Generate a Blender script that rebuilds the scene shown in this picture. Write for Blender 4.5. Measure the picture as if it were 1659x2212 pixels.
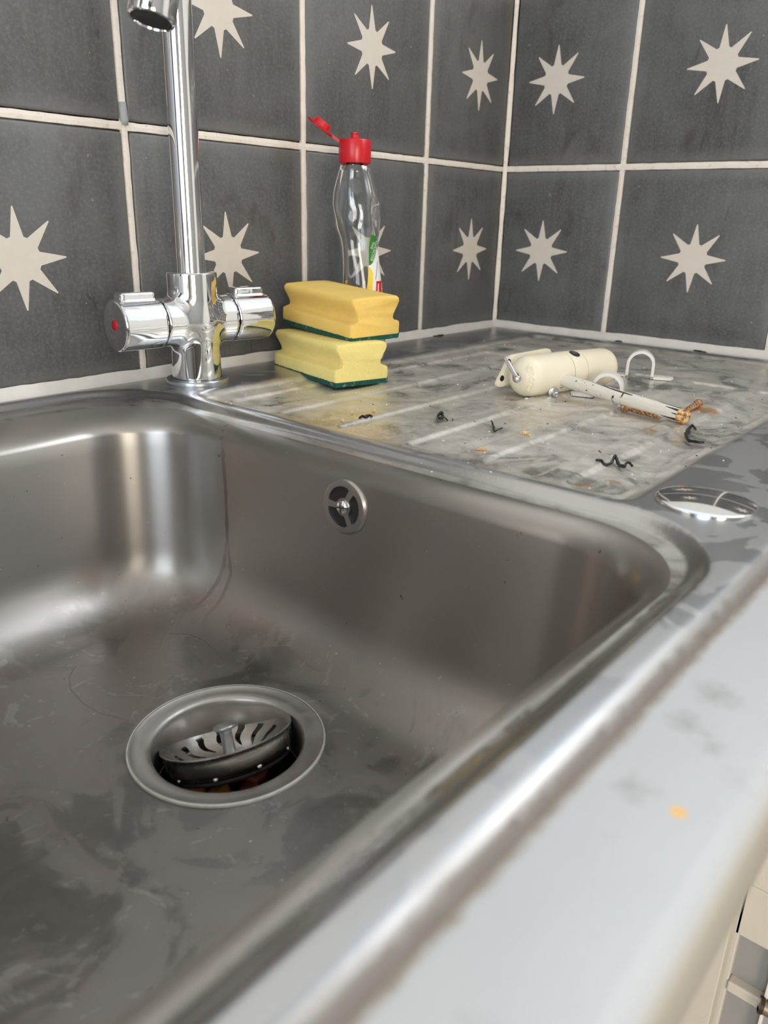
import bpy, bmesh, math, random
import numpy as np
from math import pi, sin, cos, radians
from mathutils import Vector, Matrix, geometry
from mathutils.bvhtree import BVHTree

for o in list(bpy.data.objects):
    bpy.data.objects.remove(o)
SC = bpy.context.scene
COL = SC.collection
RNG = random.Random(7)

# ------------------------------------------------------------------ camera
cam_d = bpy.data.cameras.new('camera')
cam = bpy.data.objects.new('camera', cam_d)
COL.objects.link(cam)
SC.camera = cam
cam_d.sensor_fit = 'HORIZONTAL'
cam_d.sensor_width = 36.0
cam_d.lens = 36.0 * 1708.88 / 1659.0
YAW, PITCH, ROLL = 0.8801, 0.3561, 0.0261
_f = Vector((sin(YAW) * cos(PITCH), cos(YAW) * cos(PITCH), -sin(PITCH)))
_r0 = _f.cross(Vector((0, 0, 1))).normalized()
_u0 = _r0.cross(_f)
_r = cos(ROLL) * _r0 + sin(ROLL) * _u0
_u = -sin(ROLL) * _r0 + cos(ROLL) * _u0
cam.matrix_world = Matrix(((_r.x, _u.x, -_f.x, -0.9721), (_r.y, _u.y, -_f.y, -0.6121),
                           (_r.z, _u.z, -_f.z, 0.1422), (0, 0, 0, 1)))
cam_d.clip_start = 0.01
cam_d.dof.use_dof = True
cam_d.dof.focus_distance = 0.63
cam_d.dof.aperture_fstop = 13.0

# ------------------------------------------------------------------ light and exposure
SC.view_settings.view_transform = 'Standard'
SC.view_settings.look = 'None'
SC.view_settings.gamma = 1.0
SC.view_settings.use_curve_mapping = False
SC.view_settings.exposure = 0.62
W = bpy.data.worlds.new('world')
SC.world = W
W.use_nodes = True
W.node_tree.nodes['Background'].inputs[0].default_value = (0.75, 0.86, 1.0, 1)
W.node_tree.nodes['Background'].inputs[1].default_value = 1.0


def area(name, loc, direction, sx, sy, power, color):
    d = bpy.data.lights.new(name, 'AREA')
    d.shape = 'RECTANGLE'
    d.size, d.size_y = sx, sy
    d.energy = power
    d.color = color
    o = bpy.data.objects.new(name, d)
    COL.objects.link(o)
    o.location = loc
    o.rotation_euler = Vector(direction).to_track_quat('-Z', 'Z').to_euler()
    return o


# main daylight: window in the side wall above the tiles; fainter window on the left; glazed door behind the camera
area('side_window_daylight', (0.05, -0.86, 1.02), (-1, 0, 0), 1.56, 0.78, 15.0, (0.92, 0.96, 1.0))
area('left_window_daylight', (-3.17, -1.35, 0.75), (1, 0, 0), 1.8, 1.2, 22, (0.78, 0.88, 1.0))
area('glazed_door_daylight', (-2.30, -2.97, 0.10), (0, 1, 0), 1.1, 1.8, 40, (1.0, 0.92, 0.78))

# ------------------------------------------------------------------ materials
def mat(name):
    m = bpy.data.materials.new(name)
    m.use_nodes = True
    nt = m.node_tree
    b = nt.nodes['Principled BSDF']
    return m, nt, b


def N(nt, t, **kw):
    n = nt.nodes.new(t)
    for k, v in kw.items():
        setattr(n, k, v)
    return n


def noise(nt, vec, scale, detail=4, rough=0.5, dist=0.0):
    n = N(nt, 'ShaderNodeTexNoise')
    n.inputs['Scale'].default_value = scale
    n.inputs['Detail'].default_value = detail
    n.inputs['Roughness'].default_value = rough
    n.inputs['Distortion'].default_value = dist
    if vec is not None:
        nt.links.new(vec, n.inputs['Vector'])
    return n.outputs['Fac']


def objvec(nt, scale=(1, 1, 1), rot=(0, 0, 0), loc=(0, 0, 0)):
    tc = N(nt, 'ShaderNodeTexCoord')
    mp = N(nt, 'ShaderNodeMapping')
    mp.inputs['Scale'].default_value = scale
    mp.inputs['Rotation'].default_value = rot
    mp.inputs['Location'].default_value = loc
    nt.links.new(tc.outputs['Object'], mp.inputs['Vector'])
    return mp.outputs['Vector']


def ramp(nt, fac, stops, interp='LINEAR'):
    r = N(nt, 'ShaderNodeValToRGB')
    r.color_ramp.interpolation = interp
    e = r.color_ramp.elements
    while len(e) < len(stops):
        e.new(0.5)
    for el, (p, c) in zip(e, stops):
        el.position = p
        el.color = (c[0], c[1], c[2], 1) if not isinstance(c, (int, float)) else (c, c, c, 1)
    nt.links.new(fac, r.inputs[0])
    return r.outputs[0]


def mixc(nt, fac, a, b, mode='MIX'):
    m = N(nt, 'ShaderNodeMix', data_type='RGBA', blend_type=mode)
    for sock, v in ((m.inputs[0], fac), (m.inputs[6], a), (m.inputs[7], b)):
        if isinstance(v, (int, float)):
            sock.default_value = v if sock.type == 'VALUE' else (v, v, v, 1)
        elif isinstance(v, tuple):
            sock.default_value = (*v, 1)
        else:
            nt.links.new(v, sock)
    return m.outputs[2]


def math_(nt, op, a, b=0.0, clamp=False):
    m = N(nt, 'ShaderNodeMath', operation=op, use_clamp=clamp)
    for s, v in zip(m.inputs, (a, b)):
        if isinstance(v, (int, float)):
            s.default_value = v
        else:
            nt.links.new(v, s)
    return m.outputs[0]


def bump(nt, bsdf, h, strength=0.2, dist=0.001):
    b = N(nt, 'ShaderNodeBump')
    b.inputs['Strength'].default_value = strength
    b.inputs['Distance'].default_value = dist
    nt.links.new(h, b.inputs['Height'])
    nt.links.new(b.outputs[0], bsdf.inputs['Normal'])
    return b


def spot(nt, x, y, r, soft, wob=0.004, z=None):
    """a stain at a place on the object: 1 inside, 0 outside, ragged edge"""
    tc = N(nt, 'ShaderNodeTexCoord')
    sub = N(nt, 'ShaderNodeVectorMath', operation='SUBTRACT')
    nt.links.new(tc.outputs['Object'], sub.inputs[0])
    sub.inputs[1].default_value = (x, y, 0 if z is None else z)
    ln = N(nt, 'ShaderNodeVectorMath', operation='LENGTH')
    nt.links.new(sub.outputs[0], ln.inputs[0])
    nz = noise(nt, tc.outputs['Object'], 260, 3)
    d = math_(nt, 'ADD', ln.outputs['Value'], math_(nt, 'MULTIPLY', math_(nt, 'SUBTRACT', nz, 0.5), wob * 2))
    mr = N(nt, 'ShaderNodeMapRange')
    mr.inputs[1].default_value = r + soft
    mr.inputs[2].default_value = r - soft
    nt.links.new(d, mr.inputs[0])
    return mr.outputs[0]


def simple(name, col, rough=0.5, metal=0.0, var=0.0, vscale=40, **kw):
    m, nt, b = mat(name)
    b.inputs['Roughness'].default_value = rough
    b.inputs['Metallic'].default_value = metal
    if var:
        v = objvec(nt)
        c = mixc(nt, noise(nt, v, vscale, 5), tuple(x * (1 - var) for x in col), tuple(min(1, x * (1 + var)) for x in col))
        nt.links.new(c, b.inputs['Base Color'])
    else:
        b.inputs['Base Color'].default_value = (*col, 1)
    for k, x in kw.items():
        b.inputs[k].default_value = x
    return m


def steel_drainer():
    m, nt, b = mat('worn_drainer_steel')
    v = objvec(nt)
    big = noise(nt, v, 17, 7, 0.66, 1.4)
    med = noise(nt, v, 34, 6, 0.6, 0.8)
    wav = noise(nt, objvec(nt, (1.0, 0.55, 1)), 60, 4, 0.55, 2.0)
    patch = ramp(nt, big, [(0.42, 0.0), (0.47, 0.75), (0.60, 1.0)])
    lines = ramp(nt, wav, [(0.46, 0.0), (0.50, 1.0), (0.54, 0.0)])
    c = mixc(nt, patch, (0.59, 0.57, 0.53), (0.74, 0.695, 0.62))
    c = mixc(nt, math_(nt, 'MULTIPLY', ramp(nt, med, [(0.45, 0.0), (0.66, 1.0)]), 0.55), c, (0.50, 0.46, 0.40))
    c = mixc(nt, math_(nt, 'MULTIPLY', lines, 0.22), c, (0.30, 0.28, 0.26))
    # greasy olive film by the tap and sponge
    ol = spot(nt, -0.48, -0.19, 0.05, 0.07, 0.03)
    c = mixc(nt, math_(nt, 'MULTIPLY', ol, 0.55), c, (0.44, 0.41, 0.29))
    for (x, y, r) in ((-0.5603, -0.420, 0.004), (-0.408, -0.4005, 0.0045), (-0.310, -0.4045, 0.010), (-0.540, -0.431, 0.003)):
        s = spot(nt, x, y, r, 0.003, 0.004)
        c = mixc(nt, math_(nt, 'MULTIPLY', s, 0.85), c, (0.60, 0.27, 0.08))
    spk = ramp(nt, noise(nt, v, 420, 2), [(0.72, 0.0), (0.75, 1.0)])
    c = mixc(nt, math_(nt, 'MULTIPLY', spk, 0.6), c, (0.8, 0.79, 0.76))
    # the raised ledge stays cleaner and glossier than the drainer surface
    tcz = N(nt, 'ShaderNodeTexCoord')
    spz = N(nt, 'ShaderNodeSeparateXYZ')
    nt.links.new(tcz.outputs['Object'], spz.inputs[0])
    led = N(nt, 'ShaderNodeMapRange')
    led.inputs[1].default_value = 0.0010
    led.inputs[2].default_value = 0.0034
    nt.links.new(spz.outputs['Z'], led.inputs[0])
    lg = led.outputs[0]
    wet = noise(nt, objvec(nt, (1, 1, 1), (0, 0, 0.9), (5, 2, 0)), 21, 4, 0.5, 1.0)
    wetp = ramp(nt, wet, [(0.50, 0.0), (0.515, 1.0)])
    c = mixc(nt, lg, mixc(nt, math_(nt, 'GREATER_THAN', spz.outputs['X'], -0.575), mixc(nt, 0.65, c, (0.50, 0.485, 0.46)), c), mixc(nt, wetp, (0.46, 0.465, 0.475), (0.49, 0.485, 0.48)))
    nt.links.new(c, b.inputs['Base Color'])
    dr = N(nt, 'ShaderNodeMapRange')
    dr.inputs[1].default_value = -0.585
    dr.inputs[2].default_value = -0.545
    nt.links.new(math_(nt, 'ADD', spz.outputs['X'], math_(nt, 'MULTIPLY', math_(nt, 'SUBTRACT', noise(nt, v, 40, 4), 0.5), 0.05)), dr.inputs[0])
    met = mixc(nt, dr.outputs[0], 0.93, ramp(nt, big, [(0.40, 0.85), (0.47, 0.66), (0.62, 0.52)]))
    rimy = N(nt, 'ShaderNodeMapRange')
    rimy.inputs[1].default_value = -0.5325
    rimy.inputs[2].default_value = -0.5385
    nt.links.new(math_(nt, 'ADD', spz.outputs['Y'], math_(nt, 'MULTIPLY', math_(nt, 'SUBTRACT', noise(nt, v, 30, 4), 0.5), 0.003)), rimy.inputs[0])
    ry = rimy.outputs[0]
    # bends and step walls: glossier metal, with a dark reflection put into the colour
    geo = N(nt, 'ShaderNodeNewGeometry')
    sn = N(nt, 'ShaderNodeSeparateXYZ')
    nt.links.new(geo.outputs['Normal'], sn.inputs[0])
    sl = N(nt, 'ShaderNodeMapRange')
    sl.inputs[1].default_value = 0.975
    sl.inputs[2].default_value = 0.930
    nt.links.new(sn.outputs['Z'], sl.inputs[0])
    dr = N(nt, 'ShaderNodeMapRange')
    dr.inputs[1].default_value = -0.585
    dr.inputs[2].default_value = -0.545
    nt.links.new(spz.outputs['X'], dr.inputs[0])
    bend = math_(nt, 'MULTIPLY', sl.outputs[0], math_(nt, 'SUBTRACT', 1.0, dr.outputs[0]))
    c = mixc(nt, bend, c, (0.42, 0.41, 0.395))
    nt.links.new(mixc(nt, ry, c, (0.30, 0.27, 0.245)), b.inputs['Base Color'])
    nt.links.new(mixc(nt, ry, mixc(nt, bend, mixc(nt, lg, met, mixc(nt, wetp, 0.97, 0.90)), 0.97), 0.7), b.inputs['Metallic'])
    rg = ramp(nt, mixc(nt, 0.4, big, wav), [(0.35, 0.16), (0.48, 0.36), (0.62, 0.46)])
    nt.links.new(mixc(nt, ry, mixc(nt, bend, mixc(nt, lg, rg, mixc(nt, wetp, 0.30, 0.38)), 0.24), 0.55), b.inputs['Roughness'])
    h = math_(nt, 'ADD', math_(nt, 'MULTIPLY', wav, 0.25), math_(nt, 'MULTIPLY', noise(nt, v, 700, 3), 0.12))
    bump(nt, b, h, 0.22, 0.0012)
    return m


def steel_bowl():
    m, nt, b = mat('brushed_bowl_steel')
    b.inputs['Metallic'].default_value = 1.0
    tc = N(nt, 'ShaderNodeTexCoord')
    sep = N(nt, 'ShaderNodeSeparateXYZ')
    nt.links.new(tc.outputs['Object'], sep.inputs[0])
    z = sep.outputs['Z']
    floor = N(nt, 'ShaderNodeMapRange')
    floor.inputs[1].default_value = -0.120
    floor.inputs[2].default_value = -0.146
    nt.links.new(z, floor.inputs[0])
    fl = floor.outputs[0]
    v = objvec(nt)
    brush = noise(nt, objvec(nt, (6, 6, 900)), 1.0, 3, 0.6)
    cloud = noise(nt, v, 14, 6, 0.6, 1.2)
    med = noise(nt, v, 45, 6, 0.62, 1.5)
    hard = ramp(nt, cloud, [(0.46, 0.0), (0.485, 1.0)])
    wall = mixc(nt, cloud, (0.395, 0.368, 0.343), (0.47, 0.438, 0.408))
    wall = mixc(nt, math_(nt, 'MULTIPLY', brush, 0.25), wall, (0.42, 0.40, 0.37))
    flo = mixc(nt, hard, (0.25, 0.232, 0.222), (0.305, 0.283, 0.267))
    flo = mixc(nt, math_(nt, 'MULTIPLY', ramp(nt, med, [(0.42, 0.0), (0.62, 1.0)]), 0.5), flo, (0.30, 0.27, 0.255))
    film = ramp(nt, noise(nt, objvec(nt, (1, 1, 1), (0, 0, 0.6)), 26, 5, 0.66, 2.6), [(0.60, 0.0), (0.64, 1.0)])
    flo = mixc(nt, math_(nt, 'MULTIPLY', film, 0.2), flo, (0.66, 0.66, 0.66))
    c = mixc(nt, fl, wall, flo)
    spk = ramp(nt, noise(nt, v, 300, 2), [(0.74, 0.0), (0.77, 1.0)])
    c = mixc(nt, math_(nt, 'MULTIPLY', spk, 0.5), c, (0.82, 0.80, 0.76))
    dk = ramp(nt, noise(nt, objvec(nt, loc=(3, 1, 2)), 210, 2), [(0.75, 0.0), (0.78, 1.0)])
    c = mixc(nt, math_(nt, 'MULTIPLY', dk, 0.7), c, (0.12, 0.10, 0.09))
    nt.links.new(c, b.inputs['Base Color'])
    rgh = mixc(nt, fl, 0.36, ramp(nt, cloud, [(0.40, 0.30), (0.485, 0.42), (0.65, 0.50)]))
    nt.links.new(rgh, b.inputs['Roughness'])
    tan = N(nt, 'ShaderNodeTangent', direction_type='RADIAL', axis='Z')
    nt.links.new(tan.outputs[0], b.inputs['Tangent'])
    an = math_(nt, 'MULTIPLY', math_(nt, 'SUBTRACT', 1.0, fl), 0.86)
    nt.links.new(an, b.inputs['Anisotropic'])
    b.inputs['Anisotropic Rotation'].default_value = 0.25
    h = math_(nt, 'ADD', math_(nt, 'MULTIPLY', math_(nt, 'MULTIPLY', med, fl), 0.6), math_(nt, 'MULTIPLY', brush, 0.12))
    bump(nt, b, h, 0.10, 0.001)
    return m


def tile_mat():
    m, nt, b = mat('dark_cement_tile')
    tc = N(nt, 'ShaderNodeTexCoord')
    info = N(nt, 'ShaderNodeObjectInfo')
    off = N(nt, 'ShaderNodeVectorMath', operation='ADD')
    sc = N(nt, 'ShaderNodeVectorMath', operation='SCALE')
    comb = N(nt, 'ShaderNodeCombineXYZ')
    nt.links.new(info.outputs['Random'], comb.inputs[0])
    nt.links.new(info.outputs['Random'], comb.inputs[2])
    nt.links.new(comb.outputs[0], sc.inputs[0])
    sc.inputs['Scale'].default_value = 17.0
    nt.links.new(tc.outputs['Object'], off.inputs[0])
    nt.links.new(sc.outputs[0], off.inputs[1])
    v = off.outputs[0]

    def mp(s):
        q = N(nt, 'ShaderNodeMapping')
        q.inputs['Scale'].default_value = s
        nt.links.new(v, q.inputs[0])
        return q.outputs[0]
    cloud = noise(nt, v, 11, 6, 0.6, 0.6)
    streak = noise(nt, mp((1, 1, 0.12)), 130, 4, 0.6)
    fine = noise(nt, v, 320, 4, 0.7)
    c = mixc(nt, ramp(nt, cloud, [(0.3, 0.0), (0.7, 1.0)]), (0.060, 0.059, 0.057), (0.122, 0.122, 0.122))
    c = mixc(nt, math_(nt, 'MULTIPLY', ramp(nt, streak, [(0.42, 0.0), (0.70, 1.0)]), 0.48), c, (0.125, 0.122, 0.118))
    c = mixc(nt, math_(nt, 'MULTIPLY', ramp(nt, fine, [(0.47, 0.0), (0.72, 1.0)]), 0.62), c, (0.175, 0.172, 0.166))
    brown = ramp(nt, noise(nt, mp((1, 1, 0.45)), 20, 4, 0.6, 1.0), [(0.60, 0.0), (0.72, 1.0)])
    c = mixc(nt, math_(nt, 'MULTIPLY', brown, 0.65), c, (0.050, 0.040, 0.036))
    spk = ramp(nt, noise(nt, v, 190, 2), [(0.74, 0.0), (0.77, 1.0)])
    c = mixc(nt, math_(nt, 'MULTIPLY', spk, 0.8), c, (0.45, 0.44, 0.41))
    c = mixc(nt, math_(nt, 'MULTIPLY', ramp(nt, noise(nt, mp((1, 1, 0.3)), 75, 5, 0.7, 1.2), [(0.62, 0.0), (0.70, 1.0)]), 0.5), c, (0.030, 0.028, 0.027))
    # pale bloom along the worn tile rim (tile-local coordinates)
    sep = N(nt, 'ShaderNodeSeparateXYZ')
    nt.links.new(tc.outputs['Object'], sep.inputs[0])
    ax = math_(nt, 'ABSOLUTE', sep.outputs['X'])
    az = math_(nt, 'ABSOLUTE', sep.outputs['Z'])
    d = math_(nt, 'MAXIMUM', ax, az)
    d = math_(nt, 'ADD', d, math_(nt, 'MULTIPLY', math_(nt, 'SUBTRACT', noise(nt, v, 60, 3), 0.5), 0.012))
    edge = N(nt, 'ShaderNodeMapRange')
    edge.inputs[1].default_value = 0.082
    edge.inputs[2].default_value = 0.0945
    nt.links.new(d, edge.inputs[0])
    c = mixc(nt, math_(nt, 'MULTIPLY', edge.outputs[0], 0.42), c, (0.19, 0.187, 0.18))
    nt.links.new(c, b.inputs['Base Color'])
    nt.links.new(ramp(nt, cloud, [(0.3, 0.36), (0.7, 0.50)]), b.inputs['Roughness'])
    b.inputs['Specular IOR Level'].default_value = 0.45
    h = math_(nt, 'ADD', math_(nt, 'MULTIPLY', cloud, 1.0), math_(nt, 'MULTIPLY', fine, 0.12))
    bump(nt, b, h, 0.25, 0.002)
    return m


def grout_mat():
    m, nt, b = mat('aged_cream_grout')
    v = objvec(nt)
    c = mixc(nt, noise(nt, v, 45, 6, 0.6), (0.66, 0.585, 0.50), (0.83, 0.77, 0.69))
    c = mixc(nt, math_(nt, 'MULTIPLY', ramp(nt, noise(nt, v, 170, 4), [(0.58, 0.0), (0.72, 1.0)]), 0.4), c, (0.36, 0.30, 0.25))
    nt.links.new(c, b.inputs['Base Color'])
    b.inputs['Roughness'].default_value = 0.85
    bump(nt, b, noise(nt, v, 500, 4), 0.4, 0.0008)
    return m


def worktop_mat():
    m, nt, b = mat('white_laminate_worktop')
    v = objvec(nt)
    c = mixc(nt, noise(nt, v, 22, 6, 0.6), (0.44, 0.445, 0.45), (0.50, 0.50, 0.50))
    c = mixc(nt, math_(nt, 'MULTIPLY', ramp(nt, noise(nt, v, 48, 3, 0.5, 0.8), [(0.64, 0.0), (0.74, 1.0)]), 0.45), c, (0.36, 0.36, 0.36))
    for (x, y, r) in ((-0.7294, -0.5554, 0.005), (-0.752, -0.5535, 0.004), (-0.7917, -0.5535, 0.003), (-0.7588, -0.5633, 0.002)):
        c = mixc(nt, math_(nt, 'MULTIPLY', spot(nt, x, y, r, 0.004, 0.006, -0.0015), 0.6), c, (0.26, 0.25, 0.23))
    c = mixc(nt, spot(nt, -0.793, -0.5665, 0.0022, 0.001, 0.0015, -0.0015), c, (0.75, 0.42, 0.10))
    # brown grime along the sink lip
    sep = N(nt, 'ShaderNodeSeparateXYZ')
    tc = N(nt, 'ShaderNodeTexCoord')
    nt.links.new(tc.outputs['Object'], sep.inputs[0])
    yy = math_(nt, 'ADD', sep.outputs['Y'], math_(nt, 'MULTIPLY', math_(nt, 'SUBTRACT', noise(nt, v, 120, 4), 0.5), 0.004))
    mr = N(nt, 'ShaderNodeMapRange')
    mr.inputs[1].default_value = -0.5440
    mr.inputs[2].default_value = -0.5408
    nt.links.new(yy, mr.inputs[0])
    grm = math_(nt, 'MULTIPLY', mr.outputs[0], math_(nt, 'GREATER_THAN', sep.outputs['X'], -1.012))
    c = mixc(nt, math_(nt, 'MULTIPLY', grm, 0.88), c, (0.21, 0.16, 0.11))
    eb = N(nt, 'ShaderNodeMapRange')
    eb.inputs[1].default_value = -0.5812
    eb.inputs[2].default_value = -0.5838
    nt.links.new(sep.outputs['Y'], eb.inputs[0])
    c = mixc(nt, eb.outputs[0], c, (0.40, 0.36, 0.30))
    nt.links.new(c, b.inputs['Base Color'])
    b.inputs['Roughness'].default_value = 0.42
    return m


def sponge_mat(name, a, bb, scale=900):
    m, nt, b = mat(name)
    v = objvec(nt)
    big = noise(nt, v, 40, 3)
    cell = noise(nt, v, scale, 3, 0.7)
    c = mixc(nt, big, a, bb)
    c = mixc(nt, math_(nt, 'MULTIPLY', ramp(nt, cell, [(0.25, 1.0), (0.45, 0.0)]), 0.45), c, tuple(x * 0.55 for x in a))
    nt.links.new(c, b.inputs['Base Color'])
    b.inputs['Roughness'].default_value = 0.95
    b.inputs['Specular IOR Level'].default_value = 0.1
    b.inputs['Subsurface Weight'].default_value = 0.25
    b.inputs['Subsurface Radius'].default_value = (0.006, 0.004, 0.0015)
    b.inputs['Subsurface Scale'].default_value = 1.0
    bump(nt, b, cell, 0.6, 0.0012)
    return m


def scour_mat():
    m, nt, b = mat('green_scouring_pad')
    v = objvec(nt)
    f = noise(nt, v, 1200, 3, 0.7)
    c = mixc(nt, ramp(nt, f, [(0.35, 0.0), (0.65, 1.0)]), (0.004, 0.045, 0.030), (0.015, 0.15, 0.095))
    c = mixc(nt, math_(nt, 'MULTIPLY', ramp(nt, noise(nt, v, 150, 4), [(0.60, 0.0), (0.72, 1.0)]), 0.6), c, (0.30, 0.42, 0.36))
    nt.links.new(c, b.inputs['Base Color'])
    b.inputs['Roughness'].default_value = 0.9
    bump(nt, b, f, 0.9, 0.0015)
    return m


def plastic_cream(name, col, rust=False):
    m, nt, b = mat(name)
    v = objvec(nt)
    c = mixc(nt, noise(nt, v, 30, 5), tuple(x * 0.92 for x in col), col)
    c = mixc(nt, math_(nt, 'MULTIPLY', ramp(nt, noise(nt, v, 320, 3), [(0.66, 0.0), (0.74, 1.0)]), 0.25), c, (0.35, 0.28, 0.18))
    nt.links.new(c, b.inputs['Base Color'])
    b.inputs['Roughness'].default_value = 0.38
    return m


def rod_mat():
    m, nt, b = mat('chipped_cream_paint_rod')
    v = objvec(nt)
    tc = N(nt, 'ShaderNodeTexCoord')
    sep = N(nt, 'ShaderNodeSeparateXYZ')
    nt.links.new(tc.outputs['Object'], sep.inputs[0])
    along = sep.outputs['Z']                      # metres along the rod
    c = mixc(nt, noise(nt, objvec(nt, (1, 1, 0.15)), 500, 4), (0.60, 0.55, 0.46), (0.78, 0.73, 0.64))
    chips = ramp(nt, noise(nt, v, 420, 3), [(0.69, 0.0), (0.71, 1.0)])
    c = mixc(nt, chips, c, (0.06, 0.05, 0.045))
    # long bare streaks and rust at the tip
    tip = N(nt, 'ShaderNodeMapRange')
    tip.inputs[1].default_value = 0.088
    tip.inputs[2].default_value = 0.122
    nt.links.new(along, tip.inputs[0])
    st = noise(nt, objvec(nt, (1, 1, 0.05), (0, 0, 1.2)), 240, 1)
    bare = math_(nt, 'GREATER_THAN', math_(nt, 'ADD', st, math_(nt, 'MULTIPLY', tip.outputs[0], 0.26)), 0.70)
    c = mixc(nt, bare, c, (0.035, 0.028, 0.025))
    end = N(nt, 'ShaderNodeMapRange')
    end.inputs[1].default_value = 0.1145
    end.inputs[2].default_value = 0.1165
    nt.links.new(along, end.inputs[0])
    rust = mixc(nt, ramp(nt, noise(nt, v, 300, 4), [(0.40, 0.0), (0.60, 1.0)]), (0.18, 0.06, 0.02), (0.80, 0.50, 0.20))
    c = mixc(nt, end.outputs[0], c, rust)
    # dark ring marks
    for a0, a1 in ((0.055, 0.057), (0.063, 0.0645)):
        g = math_(nt, 'MULTIPLY', math_(nt, 'GREATER_THAN', along, a0), math_(nt, 'LESS_THAN', along, a1))
        g = math_(nt, 'MULTIPLY', g, math_(nt, 'GREATER_THAN', noise(nt, objvec(nt, loc=(2, 5, 1)), 240, 2), 0.52))
        c = mixc(nt, g, c, (0.05, 0.04, 0.035))
    nt.links.new(c, b.inputs['Base Color'])
    b.inputs['Roughness'].default_value = 0.5
    return m


def rust_mat():
    m, nt, b = mat('rusty_steel')
    v = objvec(nt)
    n1 = noise(nt, v, 420, 5, 0.6)
    c = ramp(nt, n1, [(0.36, (0.10, 0.035, 0.015)), (0.50, (0.34, 0.15, 0.05)), (0.66, (0.50, 0.42, 0.30))])
    nt.links.new(c, b.inputs['Base Color'])
    b.inputs['Roughness'].default_value = 0.75
    b.inputs['Metallic'].default_value = 0.25
    bump(nt, b, n1, 0.6, 0.001)
    return m


def chrome_mat(name='polished_chrome', col=(0.80, 0.80, 0.81), r0=0.03, r1=0.12):
    m, nt, b = mat(name)
    v = objvec(nt)
    b.inputs['Metallic'].default_value = 1.0
    sm = noise(nt, v, 55, 5, 0.6, 0.8)
    nt.links.new(ramp(nt, sm, [(0.45, r0), (0.75, r1)]), b.inputs['Roughness'])
    spk = ramp(nt, noise(nt, v, 500, 2), [(0.74, 0.0), (0.77, 1.0)])
    c = mixc(nt, math_(nt, 'MULTIPLY', spk, 0.4), col, (0.55, 0.53, 0.48))
    nt.links.new(c, b.inputs['Base Color'])
    return m


def glass_mat():
    m, nt, b = mat('clear_bottle_plastic')
    b.inputs['Base Color'].default_value = (0.93, 0.95, 0.95, 1)
    b.inputs['Roughness'].default_value = 0.05
    b.inputs['Transmission Weight'].default_value = 1.0
    b.inputs['IOR'].default_value = 1.45
    return m


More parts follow.
